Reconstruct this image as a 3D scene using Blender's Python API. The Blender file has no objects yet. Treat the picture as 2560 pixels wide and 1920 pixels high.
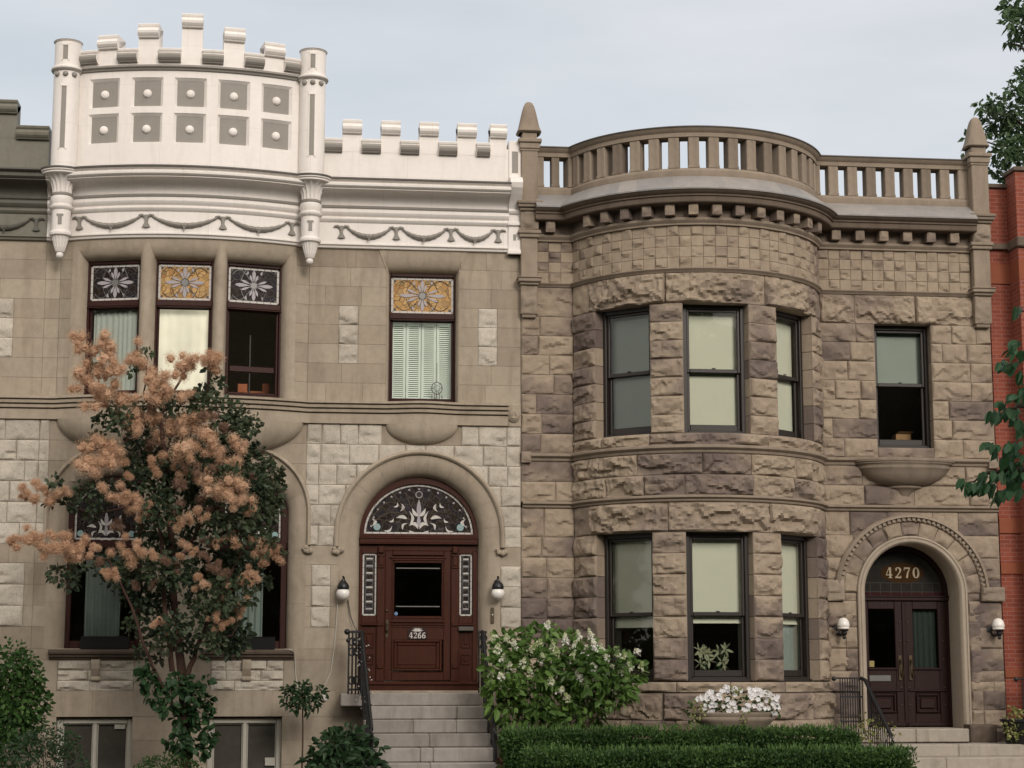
import bpy, math, random
import numpy as np
from mathutils import Vector, Matrix
sin, cos, pi, sqrt, rad = math.sin, math.cos, math.pi, math.sqrt, math.radians
S = bpy.context.scene
COL = S.collection

# ---------------------------------------------------------------- camera
CAMP = Vector((0, -29, 1.7)); YAW, PITCH, FPX = rad(6.423), rad(8.945), 4624.0
_f = Vector((sin(YAW)*cos(PITCH), cos(YAW)*cos(PITCH), sin(PITCH)))
_r = Vector((cos(YAW), -sin(YAW), 0)); _u = _r.cross(_f)
cd = bpy.data.cameras.new('camera'); cam = bpy.data.objects.new('camera', cd); COL.objects.link(cam)
cd.sensor_width = 36; cd.lens = FPX/2560*36; cd.clip_end = 2000; cd.clip_start = .1
M3 = Matrix((_r, _u, -_f)).transposed(); cam.matrix_world = Matrix.Translation(CAMP) @ M3.to_4x4()
S.camera = cam

def at(px, py, Y):
    """point at depth Y seen at a pixel of the 2560x1920 photograph (used to measure planting positions)"""
    d = _f*FPX + _r*(px-1280) - _u*(py-960)
    return CAMP + d*((Y-CAMP.y)/d.y)
def atd(px, py, Y): return at(px*1.15733, py*1.15733, Y)

# ---------------------------------------------------------------- sky, sun, exposure
SUN_EL, SUN_AZ = rad(24), rad(163)      # azimuth from +Y, clockwise: behind the camera
w = bpy.data.worlds.new('World'); S.world = w; w.use_nodes = True
nt = w.node_tree; nt.nodes.clear()
def N(t, typ, **k):
    n = t.nodes.new(typ)
    for a, v in k.items():
        if a in n.inputs.keys() if isinstance(a, str) else False: n.inputs[a].default_value = v
        else: setattr(n, a, v)
    return n
wo = N(nt, 'ShaderNodeOutputWorld')
sky = N(nt, 'ShaderNodeTexSky', sky_type='NISHITA', sun_disc=False, sun_elevation=SUN_EL, sun_rotation=SUN_AZ)
bg1 = N(nt, 'ShaderNodeBackground'); bg1.inputs[1].default_value = .022
nt.links.new(sky.outputs[0], bg1.inputs[0])
tc = N(nt, 'ShaderNodeTexCoord'); mp_ = N(nt, 'ShaderNodeMapping'); mp_.inputs['Scale'].default_value = (1.0, 1.0, 3.6)
nt.links.new(tc.outputs['Generated'], mp_.inputs[0])
nz = N(nt, 'ShaderNodeTexNoise'); nz.inputs['Scale'].default_value = 1.9; nz.inputs['Detail'].default_value = 6; nz.inputs['Roughness'].default_value = .55
nt.links.new(mp_.outputs[0], nz.inputs[0])
cr = N(nt, 'ShaderNodeValToRGB'); cr.color_ramp.elements[0].position = .36; cr.color_ramp.elements[1].position = .64
cr.color_ramp.elements[0].color = (.56, .592, .607, 1); cr.color_ramp.elements[1].color = (.74, .725, .738, 1)
nt.links.new(nz.outputs[0], cr.inputs[0])
# evening cloud is brighter and warmer towards the low sun behind the viewer (-Y)
sx = N(nt, 'ShaderNodeSeparateXYZ'); nt.links.new(tc.outputs['Generated'], sx.inputs[0])
mr = N(nt, 'ShaderNodeMapRange'); mr.inputs[1].default_value = .25; mr.inputs[2].default_value = -.95; mr.inputs[3].default_value = 0; mr.inputs[4].default_value = 1
nt.links.new(sx.outputs[1], mr.inputs[0])
mx = N(nt, 'ShaderNodeMixRGB', blend_type='MULTIPLY'); mx.inputs[2].default_value = (2.45, 2.18, 1.88, 1)
nt.links.new(mr.outputs[0], mx.inputs[0]); nt.links.new(cr.outputs[0], mx.inputs[1])
bg2 = N(nt, 'ShaderNodeBackground'); bg2.inputs[1].default_value = .9
nt.links.new(mx.outputs[0], bg2.inputs[0])
ad = N(nt, 'ShaderNodeAddShader'); nt.links.new(bg1.outputs[0], ad.inputs[0]); nt.links.new(bg2.outputs[0], ad.inputs[1])
nt.links.new(ad.outputs[0], wo.inputs[0])

sd = bpy.data.lights.new('sun', 'SUN'); so = bpy.data.objects.new('sun', sd); COL.objects.link(so)
sd.energy = 1.5; sd.angle = rad(18); sd.color = (1, .92, .84)
sdir = Vector((sin(SUN_AZ)*cos(SUN_EL), cos(SUN_AZ)*cos(SUN_EL), sin(SUN_EL)))
so.rotation_euler = sdir.to_track_quat('Z', 'Y').to_euler()
S.view_settings.view_transform = 'Standard'; S.view_settings.look = 'None'; S.view_settings.exposure = .12; S.view_settings.gamma = 1
S.cycles.max_bounces = 6; S.cycles.transparent_max_bounces = 12; S.cycles.caustics_reflective = False; S.cycles.caustics_refractive = False

# ---------------------------------------------------------------- mesh builder
class MB:
    def __init__(s): s.V = []; s.F = []; s.T = []; s.M = []
    def add(s, v, f, t=.5, m=0):
        o = len(s.V); s.V.extend([tuple(map(float, p)) for p in v]); s.F.extend([tuple(i+o for i in q) for q in f])
        if hasattr(t, '__len__'): s.T.extend([float(x) for x in t])
        else: s.T.extend([t]*len(f))
        s.M.extend([m]*len(f))
    def box(s, x0, x1, y0, y1, z0, z1, t=.5, m=0, b=0.0, mp=None):
        if b <= 0:
            v = [(x, y, z) for z in (z0, z1) for y in (y0, y1) for x in (x0, x1)]
            f = [(0, 2, 3, 1), (4, 5, 7, 6), (0, 1, 5, 4), (2, 6, 7, 3), (0, 4, 6, 2), (1, 3, 7, 5)]
        else:
            b = min(b, (x1-x0)/2.01, (y1-y0)/2.01, (z1-z0)/2.01); v = []; idx = {}
            X, Y, Z = (x0, x1), (y0, y1), (z0, z1); sg = (1, -1)
            for i in (0, 1):
                for j in (0, 1):
                    for k in (0, 1):
                        for a in range(3):
                            p = [X[i]+sg[i]*b, Y[j]+sg[j]*b, Z[k]+sg[k]*b]; p[a] = (X[i], Y[j], Z[k])[a]
                            idx[i, j, k, a] = len(v); v.append(tuple(p))
            f = []
            for a in range(3):
                o = [q for q in range(3) if q != a]
                for e in (0, 1):
                    def K(p, q, aa=a):
                        r = [0, 0, 0]; r[a] = e; r[o[0]] = p; r[o[1]] = q; return idx[r[0], r[1], r[2], aa]
                    q = (K(0, 0), K(1, 0), K(1, 1), K(0, 1)); f.append(q if (e == 1) ^ (a == 1) else q[::-1])
            for a in range(3):                     # edges along axis a
                o = [q for q in range(3) if q != a]
                for p in (0, 1):
                    for q in (0, 1):
                        def K2(e, ax):
                            r = [0, 0, 0]; r[a] = e; r[o[0]] = p; r[o[1]] = q; return idx[r[0], r[1], r[2], ax]
                        f.append((K2(0, o[0]), K2(1, o[0]), K2(1, o[1]), K2(0, o[1])))
            for i in (0, 1):
                for j in (0, 1):
                    for k in (0, 1): f.append((idx[i, j, k, 0], idx[i, j, k, 1], idx[i, j, k, 2]))
        if mp: v = [mp(*p) for p in v]
        s.add(v, f, t, m)
    def grid(s, P, t=.5, m=0, closeu=False):
        P = np.asarray(P, float); a, b = P.shape[:2]; f = []
        for i in range(a-1 if not closeu else a):
            i2 = (i+1) % a
            for j in range(b-1): f.append((i*b+j, i2*b+j, i2*b+j+1, i*b+j+1))
        s.add(P.reshape(-1, 3), f, t, m)
    def lathe(s, prof, c, n=20, t=.5, m=0, a0=0, a1=2*pi, sx=1, sy=1, flute=0, nf=12):
        full = abs(a1-a0-2*pi) < 1e-6; k = n if full else n+1; P = []
        for i in range(k):
            a = a0+(a1-a0)*i/n; q = 1-flute*abs(sin(a*nf/2))
            P.append([(c[0]+r*q*cos(a)*sx, c[1]+r*q*sin(a)*sy, c[2]+z) for r, z in prof])
        s.grid(P, t, m, closeu=full)
    def ball(s, c, r, n=10, t=.5, m=0, sx=1, sy=1, sz=1):
        s.lathe([(r*sin(pi*k/(n//2+2)) if 0 < k < n//2+2 else 1e-4, -r*cos(pi*k/(n//2+2))*sz) for k in range(n//2+3)], c, n, t, m, sx=sx, sy=sy)
    def tube(s, pts, r, n=8, t=.5, m=0, cap=True):
        pts = [Vector(p) for p in pts]; rs = r if hasattr(r, '__len__') else [r]*len(pts); P = []
        up = Vector((0, 0, 1))
        for i, p in enumerate(pts):
            d = (pts[min(i+1, len(pts)-1)]-pts[max(i-1, 0)]).normalized()
            if abs(d.dot(up)) > .95: up = Vector((0, 1, 0)) if abs(d.z) > .9 else Vector((0, 0, 1))
            a = d.cross(up).normalized(); b = a.cross(d)
            P.append([p+(a*cos(2*pi*k/n)+b*sin(2*pi*k/n))*rs[i] for k in range(n)]+[p+a*rs[i]])
        s.grid([[tuple(q) for q in row] for row in P], t, m)
        if cap:
            for row in (P[0][:-1], P[-1][:-1][::-1]): s.add([tuple(q) for q in row], [tuple(range(n))], t, m)
    def prism(s, poly, mp, n0, n1, t=.5, m=0):
        """flat polygon in (u,z) given thickness between offsets n0<n1 along the outward normal"""
        k = len(poly); v = [mp(u, n1, z) for u, z in poly]+[mp(u, n0, z) for u, z in poly]
        s.add(v, [tuple(range(k))]+[(i, (i+1) % k, (i+1) % k+k, i+k) for i in range(k)], t, m)
    def strip(s, L, Rr, mp, n0, n1, t=.5, m=0):
        """ribbon between two polylines in (u,z) with thickness"""
        s.lay = getattr(s, 'lay', 0)+1; n1 += (s.lay % 13)*.0004; k = len(L); v = [mp(u, n1, z) for u, z in L]+[mp(u, n1, z) for u, z in Rr]+[mp(u, n0, z) for u, z in L]+[mp(u, n0, z) for u, z in Rr]
        f = [(i, i+1, k+i+1, k+i) for i in range(k-1)]+[(i, i+1, 2*k+i+1, 2*k+i) for i in range(k-1)]+[(k+i, k+i+1, 3*k+i+1, 3*k+i) for i in range(k-1)]
        f += [(0, k, 3*k, 2*k), (k-1, 2*k-1, 4*k-1, 3*k-1)]
        s.add(v, f, t, m)
    def build(s, name, mats, parent=None, smooth=0, loc=None, rotz=0):
        me = bpy.data.meshes.new(name); me.from_pydata(s.V, [], s.F); me.update()
        a = me.attributes.new('tint', 'FLOAT', 'FACE'); a.data.foreach_set('value', np.array(s.T, dtype=np.float32))
        if not isinstance(mats, (list, tuple)): mats = [mats]
        for m in mats: me.materials.append(m)
        if len(mats) > 1: me.polygons.foreach_set('material_index', np.array(s.M, dtype=np.int32))
        if smooth:
            me.polygons.foreach_set('use_smooth', np.ones(len(s.F), dtype=bool)); me.set_sharp_from_angle(angle=rad(smooth))
        o = bpy.data.objects.new(name, me); COL.objects.link(o)
        if loc: o.location = loc; o.rotation_euler = (0, 0, rotz)
        if parent is not None: par(o, parent)
        return o
def par(o, p):
    o.parent = p
    q = p; off = Vector((0, 0, 0))
    if p.type == 'EMPTY': o.matrix_parent_inverse = Matrix.Translation(-p.location)
def thing(name, label, cat, loc=(0, 0, 0), group=None):
    o = bpy.data.objects.new(name, None); COL.objects.link(o); o.location = loc; o['label'] = label; o['category'] = cat; o.empty_display_size = .2
    if group: o['group'] = group
    return o
def tag(o, label=None, cat=None, group=None, kind=None):
    for k, v in (('label', label), ('category', cat), ('group', group), ('kind', kind)):
        if v: o[k] = v
    return o
def copy_thing(o, delta, label, rotz=None):
    c = o.copy(); COL.objects.link(c); c.location = o.location+Vector(delta); c['label'] = label
    for ch in o.children:
        d = ch.copy(); COL.objects.link(d); d.parent = c; d.matrix_parent_inverse = ch.matrix_parent_inverse.copy()
        for g in ch.children:
            e = g.copy(); COL.objects.link(e); e.parent = d; e.matrix_parent_inverse = g.matrix_parent_inverse.copy()
    return c

# ---------------------------------------------------------------- materials
def newmat(name):
    m = bpy.data.materials.new(name); m.use_nodes = True; t = m.node_tree; t.nodes.clear()
    o = N(t, 'ShaderNodeOutputMaterial'); b = N(t, 'ShaderNodeBsdfPrincipled'); t.links.new(b.outputs[0], o.inputs[0]); return m, t, b, o
def ramp(t, cols, src, interp='LINEAR'):
    r = N(t, 'ShaderNodeValToRGB'); e = r.color_ramp.elements; r.color_ramp.interpolation = interp
    for i, c in enumerate(cols):
        pos = i/(len(cols)-1) if len(c) == 3 else c[3]
        q = e[i] if i < 2 else e.new(pos)
        q.position = pos; q.color = (*c[:3], 1)
    t.links.new(src, r.inputs[0]); return r
def noise(t, scale, detail=5, rough=.55, vec=None, dist=0):
    n = N(t, 'ShaderNodeTexNoise'); n.inputs['Scale'].default_value = scale; n.inputs['Detail'].default_value = detail
    n.inputs['Roughness'].default_value = rough; n.inputs['Distortion'].default_value = dist
    if vec: t.links.new(vec, n.inputs[0])
    return n
def mixc(t, a, b, fac, mode='MIX'):
    x = N(t, 'ShaderNodeMixRGB', blend_type=mode)
    for i, v in ((0, fac), (1, a), (2, b)):
        if hasattr(v, 'links'): t.links.new(v, x.inputs[i])
        elif isinstance(v, (int, float)): x.inputs[i].default_value = v
        else: x.inputs[i].default_value = (*v[:3], 1)
    return x.outputs[0]
def objvec(t, scale=(1, 1, 1)):
    c = N(t, 'ShaderNodeTexCoord'); m = N(t, 'ShaderNodeMapping'); m.inputs['Scale'].default_value = scale; t.links.new(c.outputs['Object'], m.inputs[0]); return m.outputs[0]
def tint(t):
    a = N(t, 'ShaderNodeAttribute'); a.attribute_name = 'tint'; return a.outputs['Fac']
def bump(t, b, src, strength, dist):
    u = N(t, 'ShaderNodeBump'); u.inputs['Strength'].default_value = strength; u.inputs['Distance'].default_value = dist
    t.links.new(src, u.inputs['Height']); t.links.new(u.outputs[0], b.inputs['Normal'])
def stone(name, cols, grain=55, mott=.5, bumpd=.006, rough=.9, streak=.0, speck=0.0, stain=None):
    m, t, b, o = newmat(name); v = objvec(t)
    c = ramp(t, cols, tint(t)).outputs[0]
    n1 = noise(t, 1.7, 6, .6, v, .4); n2 = noise(t, 9, 6, .65, v); n3 = noise(t, grain, 4, .7, v)
    c = mixc(t, c, ramp(t, [(.72, .70, .68), (1, 1, 1), (1.16, 1.13, 1.10)], n1.outputs[0]).outputs[0], mott, 'MULTIPLY')
    c = mixc(t, c, ramp(t, [(.55, .53, .52), (1, 1, 1), (1.35, 1.33, 1.3)], n2.outputs[0]).outputs[0], mott*.9, 'MULTIPLY')
    c = mixc(t, c, ramp(t, [(.6, .6, .6), (1, 1, 1), (1.3, 1.3, 1.3)], n3.outputs[0]).outputs[0], .55, 'MULTIPLY')
    if streak:
        vs = objvec(t, (2.6, 2.6, .5)); ns = noise(t, 1.6, 5, .6, vs, .8)
        c = mixc(t, c, ramp(t, [(.5, .47, .45, .28), (1, 1, 1, .52)], ns.outputs[0]).outputs[0], streak, 'MULTIPLY')
    if speck:
        vo = N(t, 'ShaderNodeTexVoronoi'); vo.inputs['Scale'].default_value = 34; t.links.new(v, vo.inputs[0])
        c = mixc(t, c, ramp(t, [(.5, .47, .43, .12), (1, 1, 1, .3)], vo.outputs[0]).outputs[0], speck, 'MULTIPLY')
    if stain:
        ng = noise(t, .75, 5, .6, v, .8); c = mixc(t, c, stain, ramp(t, [(0, 0, 0, .54), (.6, .6, .6, .74)], ng.outputs[0]).outputs[0])
    t.links.new(c, b.inputs[0]); b.inputs['Roughness'].default_value = rough; b.inputs['Specular IOR Level'].default_value = .25
    hb = mixc(t, n3.outputs[0], n2.outputs[0], .55)
    bump(t, b, hb, .9, bumpd); return m
def plain(name, col, rough=.5, spec=.5, var=.12, metal=0, scale=12, bd=0.0, streak=0.0, seams=0):
    m, t, b, o = newmat(name); v = objvec(t); n = noise(t, scale, 5, .6, v)
    c = mixc(t, col, ramp(t, [(1-var*2,)*3, (1, 1, 1), (1+var,)*3], n.outputs[0]).outputs[0], 1.0, 'MULTIPLY')
    if streak:
        vs = objvec(t, (3, 3, .6)); ns = noise(t, 1.5, 5, .6, vs, .8); n5 = noise(t, .8, 3, .5, v)
        c = mixc(t, c, ramp(t, [(.72, .69, .65, .30), (1, 1, 1, .50)], ns.outputs[0]).outputs[0], streak, 'MULTIPLY')
        c = mixc(t, c, ramp(t, [(.84, .83, .80, .3), (1, 1, 1, .6)], n5.outputs[0]).outputs[0], streak, 'MULTIPLY')
    if seams:
        s3 = N(t, 'ShaderNodeSeparateXYZ'); t.links.new(v, s3.inputs[0]); k3 = N(t, 'ShaderNodeCombineXYZ'); t.links.new(s3.outputs[0], k3.inputs[0]); t.links.new(s3.outputs[2], k3.inputs[1])
        bk = N(t, 'ShaderNodeTexBrick'); t.links.new(k3.outputs[0], bk.inputs[0])
        for q, x in (('Color1', (1, 1, 1, 1)), ('Color2', (.96, .96, .95, 1)), ('Mortar', (.55, .52, .48, 1)), ('Scale', 1.0), ('Mortar Size', .0035), ('Brick Width', .78), ('Row Height', .64)): bk.inputs[q].default_value = x
        c = mixc(t, c, bk.outputs[0], seams, 'MULTIPLY')
    t.links.new(c, b.inputs[0]); b.inputs['Roughness'].default_value = rough; b.inputs['Specular IOR Level'].default_value = spec; b.inputs['Metallic'].default_value = metal
    if bd: bump(t, b, n.outputs[0], .6, bd)
    return m
def wood(name, cols, rough=.38):
    m, t, b, o = newmat(name); v = objvec(t, (14, 14, 1.2)); n = noise(t, 3, 6, .6, v, .6)
    t.links.new(ramp(t, cols, n.outputs[0]).outputs[0], b.inputs[0]); b.inputs['Roughness'].default_value = rough; b.inputs['Specular IOR Level'].default_value = .22; bump(t, b, n.outputs[0], .4, .002); return m
def glow(name, col, ecol, e):
    m, t, b, o = newmat(name); v = objvec(t); n = noise(t, 1.8, 4, .5, v)
    b.inputs[0].default_value = (*col, 1); b.inputs['Roughness'].default_value = .9
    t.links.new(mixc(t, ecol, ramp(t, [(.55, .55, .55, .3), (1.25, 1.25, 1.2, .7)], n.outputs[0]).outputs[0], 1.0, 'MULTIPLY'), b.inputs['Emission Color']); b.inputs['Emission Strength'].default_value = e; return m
def leafmat(name, cols, trans=.25, rough=.5):
    m, t, b, o = newmat(name); c = ramp(t, cols, tint(t)).outputs[0]
    t.links.new(c, b.inputs[0]); b.inputs['Roughness'].default_value = rough; b.inputs['Specular IOR Level'].default_value = .3
    tr = N(t, 'ShaderNodeBsdfTranslucent'); t.links.new(c, tr.inputs[0]); mi = N(t, 'ShaderNodeMixShader'); mi.inputs[0].default_value = trans
    t.links.new(b.outputs[0], mi.inputs[1]); t.links.new(tr.outputs[0], mi.inputs[2]); t.links.new(mi.outputs[0], o.inputs[0]); return m
def glassmat(name, tintc=(.95, .97, .955), rough=.015, wave=.0015):
    m, t, b, o = newmat(name); t.nodes.remove(b)
    tr = N(t, 'ShaderNodeBsdfTransparent'); tr.inputs[0].default_value = (*tintc, 1)
    gl = N(t, 'ShaderNodeBsdfGlossy'); gl.inputs['Roughness'].default_value = rough
    fr = N(t, 'ShaderNodeFresnel'); fr.inputs[0].default_value = 1.5
    n = noise(t, 1.6, 2, .4, objvec(t)); u = N(t, 'ShaderNodeBump'); u.inputs['Strength'].default_value = .5; u.inputs['Distance'].default_value = wave*6
    t.links.new(n.outputs[0], u.inputs['Height']); t.links.new(u.outputs[0], gl.inputs['Normal']); 
    mi = N(t, 'ShaderNodeMixShader'); t.links.new(fr.outputs[0], mi.inputs[0]); t.links.new(tr.outputs[0], mi.inputs[1]); t.links.new(gl.outputs[0], mi.inputs[2]); t.links.new(mi.outputs[0], o.inputs[0]); return m
def artglass(name, cols, lead, scale=9, rough=.2):
    """leaded pieces: voronoi cells of coloured glass with lead between them"""
    m, t, b, o = newmat(name); v = objvec(t, (1, .15, 1)); n = noise(t, 5, 2, .5, v); vv = mixc(t, v, n.outputs[1], .12, 'ADD')
    a = N(t, 'ShaderNodeTexVoronoi'); a.inputs['Scale'].default_value = scale; e = N(t, 'ShaderNodeTexVoronoi', feature='DISTANCE_TO_EDGE'); e.inputs['Scale'].default_value = scale
    t.links.new(vv, a.inputs[0]); t.links.new(vv, e.inputs[0])
    sp = N(t, 'ShaderNodeSeparateColor'); t.links.new(a.outputs['Color'], sp.inputs[0])
    c = ramp(t, cols, sp.outputs[0]).outputs[0]
    c = mixc(t, lead, c, ramp(t, [(0, 0, 0, .012), (1, 1, 1, .04)], e.outputs['Distance']).outputs[0])
    t.links.new(c, b.inputs[0]); b.inputs['Roughness'].default_value = rough; b.inputs['Specular IOR Level'].default_value = .12; return m
MT = {}
MT['ashlar'] = stone('tan_ashlar', [(.305, .254, .195), (.352, .296, .229), (.385, .328, .257), (.325, .276, .216)], grain=80, mott=.62, bumpd=.004, streak=.42, stain=(.225, .18, .135))
MT['pale'] = stone('pale_limestone', [(.43, .388, .325), (.50, .455, .385), (.53, .485, .412)], grain=60, mott=.5, bumpd=.016, streak=.25, speck=.85)
MT['sand'] = stone('brown_sandstone', [(.148, .116, .104), (.215, .170, .140), (.318, .255, .194), (.358, .291, .218), (.332, .268, .201)], grain=46, mott=.62, bumpd=.017, streak=.34)
MT['sandtrim'] = stone('dressed_sandstone', [(.19, .154, .120), (.275, .224, .174), (.32, .263, .205)], grain=85, mott=.5, bumpd=.003, streak=.4)
MT['lighttrim'] = stone('pale_dressed_sandstone', [(.35, .295, .232), (.40, .34, .27)], grain=85, mott=.4, bumpd=.003, streak=.25)
MT['darktrim'] = stone('weathered_dark_sandstone', [(.115, .088, .068), (.165, .128, .098)], grain=85, mott=.5, bumpd=.004, streak=.5)
MT['mortar'] = stone('mortar', [(.25, .205, .16), (.27, .222, .172)], bumpd=.003)
MT['white'] = plain('white_paint', (.80, .758, .722), .55, .35, .04, streak=.22, seams=.30)
MT['grey'] = plain('grey_paint', (.275, .255, .23), .6, .3, .06, streak=.2)
MT['green'] = plain('olive_green_paint', (.165, .157, .125), .55, .4, .14, streak=.4)
MT['greendark'] = plain('dark_olive_paint', (.098, .095, .079), .5, .4, .14, streak=.3)
MT['lead'] = plain('lead_flashing', (.08, .07, .06), .5, .4, .2)
MT['zinc'] = None
MT['redwood'] = wood('red_brown_wood', [(.017, .0056, .0042), (.034, .0098, .0072), (.047, .0148, .0102)], .5)
MT['doorwood'] = wood('varnished_door_wood', [(.021, .0066, .0042), (.050, .0155, .0085), (.074, .0245, .0125)], .32)
MT['darkwood'] = wood('dark_brown_wood', [(.010, .0035, .003), (.021, .0075, .0065), (.03, .011, .009)], .5)
MT['wframe'] = plain('dark_brown_frame', (.022, .0165, .0135), .4, .4, .15)
MT['wwhite'] = plain('cream_vinyl_frame', (.46, .44, .38), .45, .4, .06)
MT['glass'] = glassmat('window_glass'); MT['glassdim'] = glassmat('shaded_window_glass', (.86, .89, .88))
MT['blind'] = plain('cream_roller_blind', (.82, .82, .66), .9, .1, .035, scale=3)
MT['blindb'] = plain('grey_green_roller_blind', (.40, .45, .40), .9, .1, .06, scale=3)  # dark teal-grey of the pane's reflection put into the blind colour
MT['curtain'] = plain('pale_green_curtain', (.76, .82, .74), .9, .1, .04)
MT['curtaind'] = plain('dim_green_sheer', (.34, .40, .36), .9, .1, .1)
MT['curtainw'] = glow('warm_white_curtain', (.84, .80, .68), (1, .90, .68), .44)  # curtain itself emits, in place of a lamp in the room behind
MT['room'] = plain('room_plaster', (.42, .36, .30), .9, .1, .1)
MT['shutter'] = glow('white_shutter', (.80, .86, .78), (.95, 1, .84), .15)  # room light behind the slats put in as weak emission
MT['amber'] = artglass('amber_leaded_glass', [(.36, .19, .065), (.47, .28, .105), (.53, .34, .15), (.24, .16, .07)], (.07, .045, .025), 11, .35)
MT['darkart'] = artglass('dark_leaded_glass', [(.008, .005, .005), (.02, .012, .008), (.013, .011, .014), (.03, .024, .027)], (.075, .065, .058), 10, .45)
MT['opal'] = plain('opal_white_glass', (.54, .515, .485), .3, .3, .08)
MT['milk'] = plain('milky_violet_glass', (.35, .325, .345), .3, .35, .06)
MT['aqua'] = plain('aqua_glass_roundel', (.28, .42, .42), .15, .5, .1)
MT['iron'] = plain('black_iron', (.008, .008, .009), .42, .5, .2)
MT['globe'] = plain('white_lamp_globe', (.80, .77, .72), .2, .5, .02)
MT['concrete'] = stone('grey_stone_step', [(.27, .248, .225), (.32, .295, .268), (.345, .318, .29)], grain=90, mott=.6, bumpd=.003, streak=.55)
MT['tan_concrete'] = stone('tan_concrete_step', [(.36, .32, .272), (.40, .357, .305)], grain=90, mott=.55, bumpd=.003, streak=.45)
MT['bark'] = stone('bark', [(.055, .038, .028), (.085, .06, .045)], grain=30, bumpd=.01)
MT['reddish_bark'] = stone('reddish_bark', [(.045, .024, .018), (.08, .045, .034)], grain=30, bumpd=.01)
MT['gold'] = plain('gilt_numeral', (.42, .34, .22), .4, .5, .1)
MT['brass'] = plain('aged_brass', (.10, .075, .045), .35, .6, .15, metal=.6)
MT['pewter'] = plain('grey_metal', (.16, .16, .155), .4, .5, .12, metal=.5)
m, t, b, o = newmat('zinc_flashing')
_v = objvec(t); _n = noise(t, 3.5, 5, .6, _v); _w = noise(t, 14, 4, .6, _v)
t.links.new(mixc(t, ramp(t, [(.27, .27, .27), (.44, .415, .395), (.60, .555, .515)], mixc(t, _n.outputs[0], _w.outputs[0], .35)).outputs[0], ramp(t, [(.74, .77, .80), (1, .98, .96)], tint(t)).outputs[0], 1.0, 'MULTIPLY'), b.inputs[0])
b.inputs['Metallic'].default_value = .3; b.inputs['Roughness'].default_value = .42; bump(t, b, _n.outputs[0], .5, .01); MT['zinc'] = m
# red brick with courses
m, t, b, o = newmat('red_brick'); _c = N(t, 'ShaderNodeTexCoord'); _s = N(t, 'ShaderNodeSeparateXYZ'); t.links.new(_c.outputs['Object'], _s.inputs[0])
_ad = N(t, 'ShaderNodeMath', operation='ADD'); t.links.new(_s.outputs[0], _ad.inputs[0]); t.links.new(_s.outputs[1], _ad.inputs[1])
_k = N(t, 'ShaderNodeCombineXYZ'); t.links.new(_ad.outputs[0], _k.inputs[0]); t.links.new(_s.outputs[2], _k.inputs[1])
_b = N(t, 'ShaderNodeTexBrick'); t.links.new(_k.outputs[0], _b.inputs[0])
for _i, _x in (('Color1', (.265, .062, .031, 1)), ('Color2', (.20, .043, .024, 1)), ('Mortar', (.27, .11, .085, 1)), ('Scale', 1.0), ('Mortar Size', .008), ('Brick Width', .21), ('Row Height', .068), ('Bias', -.1)): _b.inputs[_i].default_value = _x
_n = noise(t, 2.2, 6, .6, _c.outputs['Object']); _cc = mixc(t, _b.outputs[0], ramp(t, [(.6, .6, .6), (1, 1, 1), (1.25, 1.2, 1.2)], _n.outputs[0]).outputs[0], .8, 'MULTIPLY')
t.links.new(_cc, b.inputs[0]); b.inputs['Roughness'].default_value = .85; bump(t, b, _b.outputs['Fac'], -.6, .006); MT['brick'] = m
MT['orange'] = stone('orange_sandstone', [(.24, .075, .040), (.28, .092, .050)], grain=70, bumpd=.004)
MT['redstone'] = stone('red_sandstone', [(.20, .035, .024), (.24, .045, .03)], grain=70, bumpd=.004)

# ---------------------------------------------------------------- wall mappings:  (u along wall, n outward, z) -> world
def MF(u, n, z): return (u, -n, z)
class Arc:
    def __init__(s, cx, cy, R): s.cx, s.cy, s.R = cx, cy, R
    def __call__(s, u, n, z):
        a = u/s.R; return (s.cx+(s.R+n)*np.sin(a), s.cy-(s.R+n)*np.cos(a), z)
    def u(s, X): return s.R*math.asin((X-s.cx)/s.R)
    def te(s, n): return math.acos(min(1, (s.cy+n)/(s.R+n)))
BOW = Arc(6.29, .741, 2.161)        # round bow of the brownstone
BAY = Arc(-1.92, 4.117, 4.547)      # shallow bay of the house with the white parapet
def arcpath(A, n, xl, xr, k=44, nl=2, nr=2, bumpf=None):
    e = A.te(n); jl, jr = A.cx-(A.R+n)*sin(e), A.cx+(A.R+n)*sin(e); P = []
    for i in range(nl): P.append((xl+(jl-xl)*i/nl, -n))
    for i in range(k+1):
        a = -e+2*e*i/k; P.append((A.cx+(A.R+n)*sin(a), A.cy-(A.R+n)*cos(a)))
    for i in range(1, nr+1):
        x = jr+(xr-jr)*i/nr; P.append((x, -n-(bumpf(x) if bumpf else 0)))
    return P
def sweep(mb, pf, prof, t=.5, m=0, caps=True):
    """moulding: profile [(out, z)] swept along path function pf(out)"""
    G = [[(x, y, z) for x, y in pf(n)] for n, z in prof]; mb.grid(G, t, m)
    if caps:
        for e in (0, -1): mb.add([g[e] for g in G], [tuple(range(len(G)))], t if not hasattr(t, '__len__') else .5, m)
def flatpath(x0, x1): return lambda n: [(x0, -n), (x1, -n)]
def piece(mb, u0, u1, prof, mp, k=1, t=.5, m=0, mseg=None):
    """short run of a profile between u0 and u1 with closed ends"""
    G = [[mp(u0+(u1-u0)*i/k, n, z) for i in range(k+1)] for n, z in prof]
    for j in range(len(G)-1): mb.grid([G[j], G[j+1]], t, mseg[j] if mseg else m)
    for e in (0, -1): mb.add([g[e] for g in G], [tuple(range(len(G)))], t, m)

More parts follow.
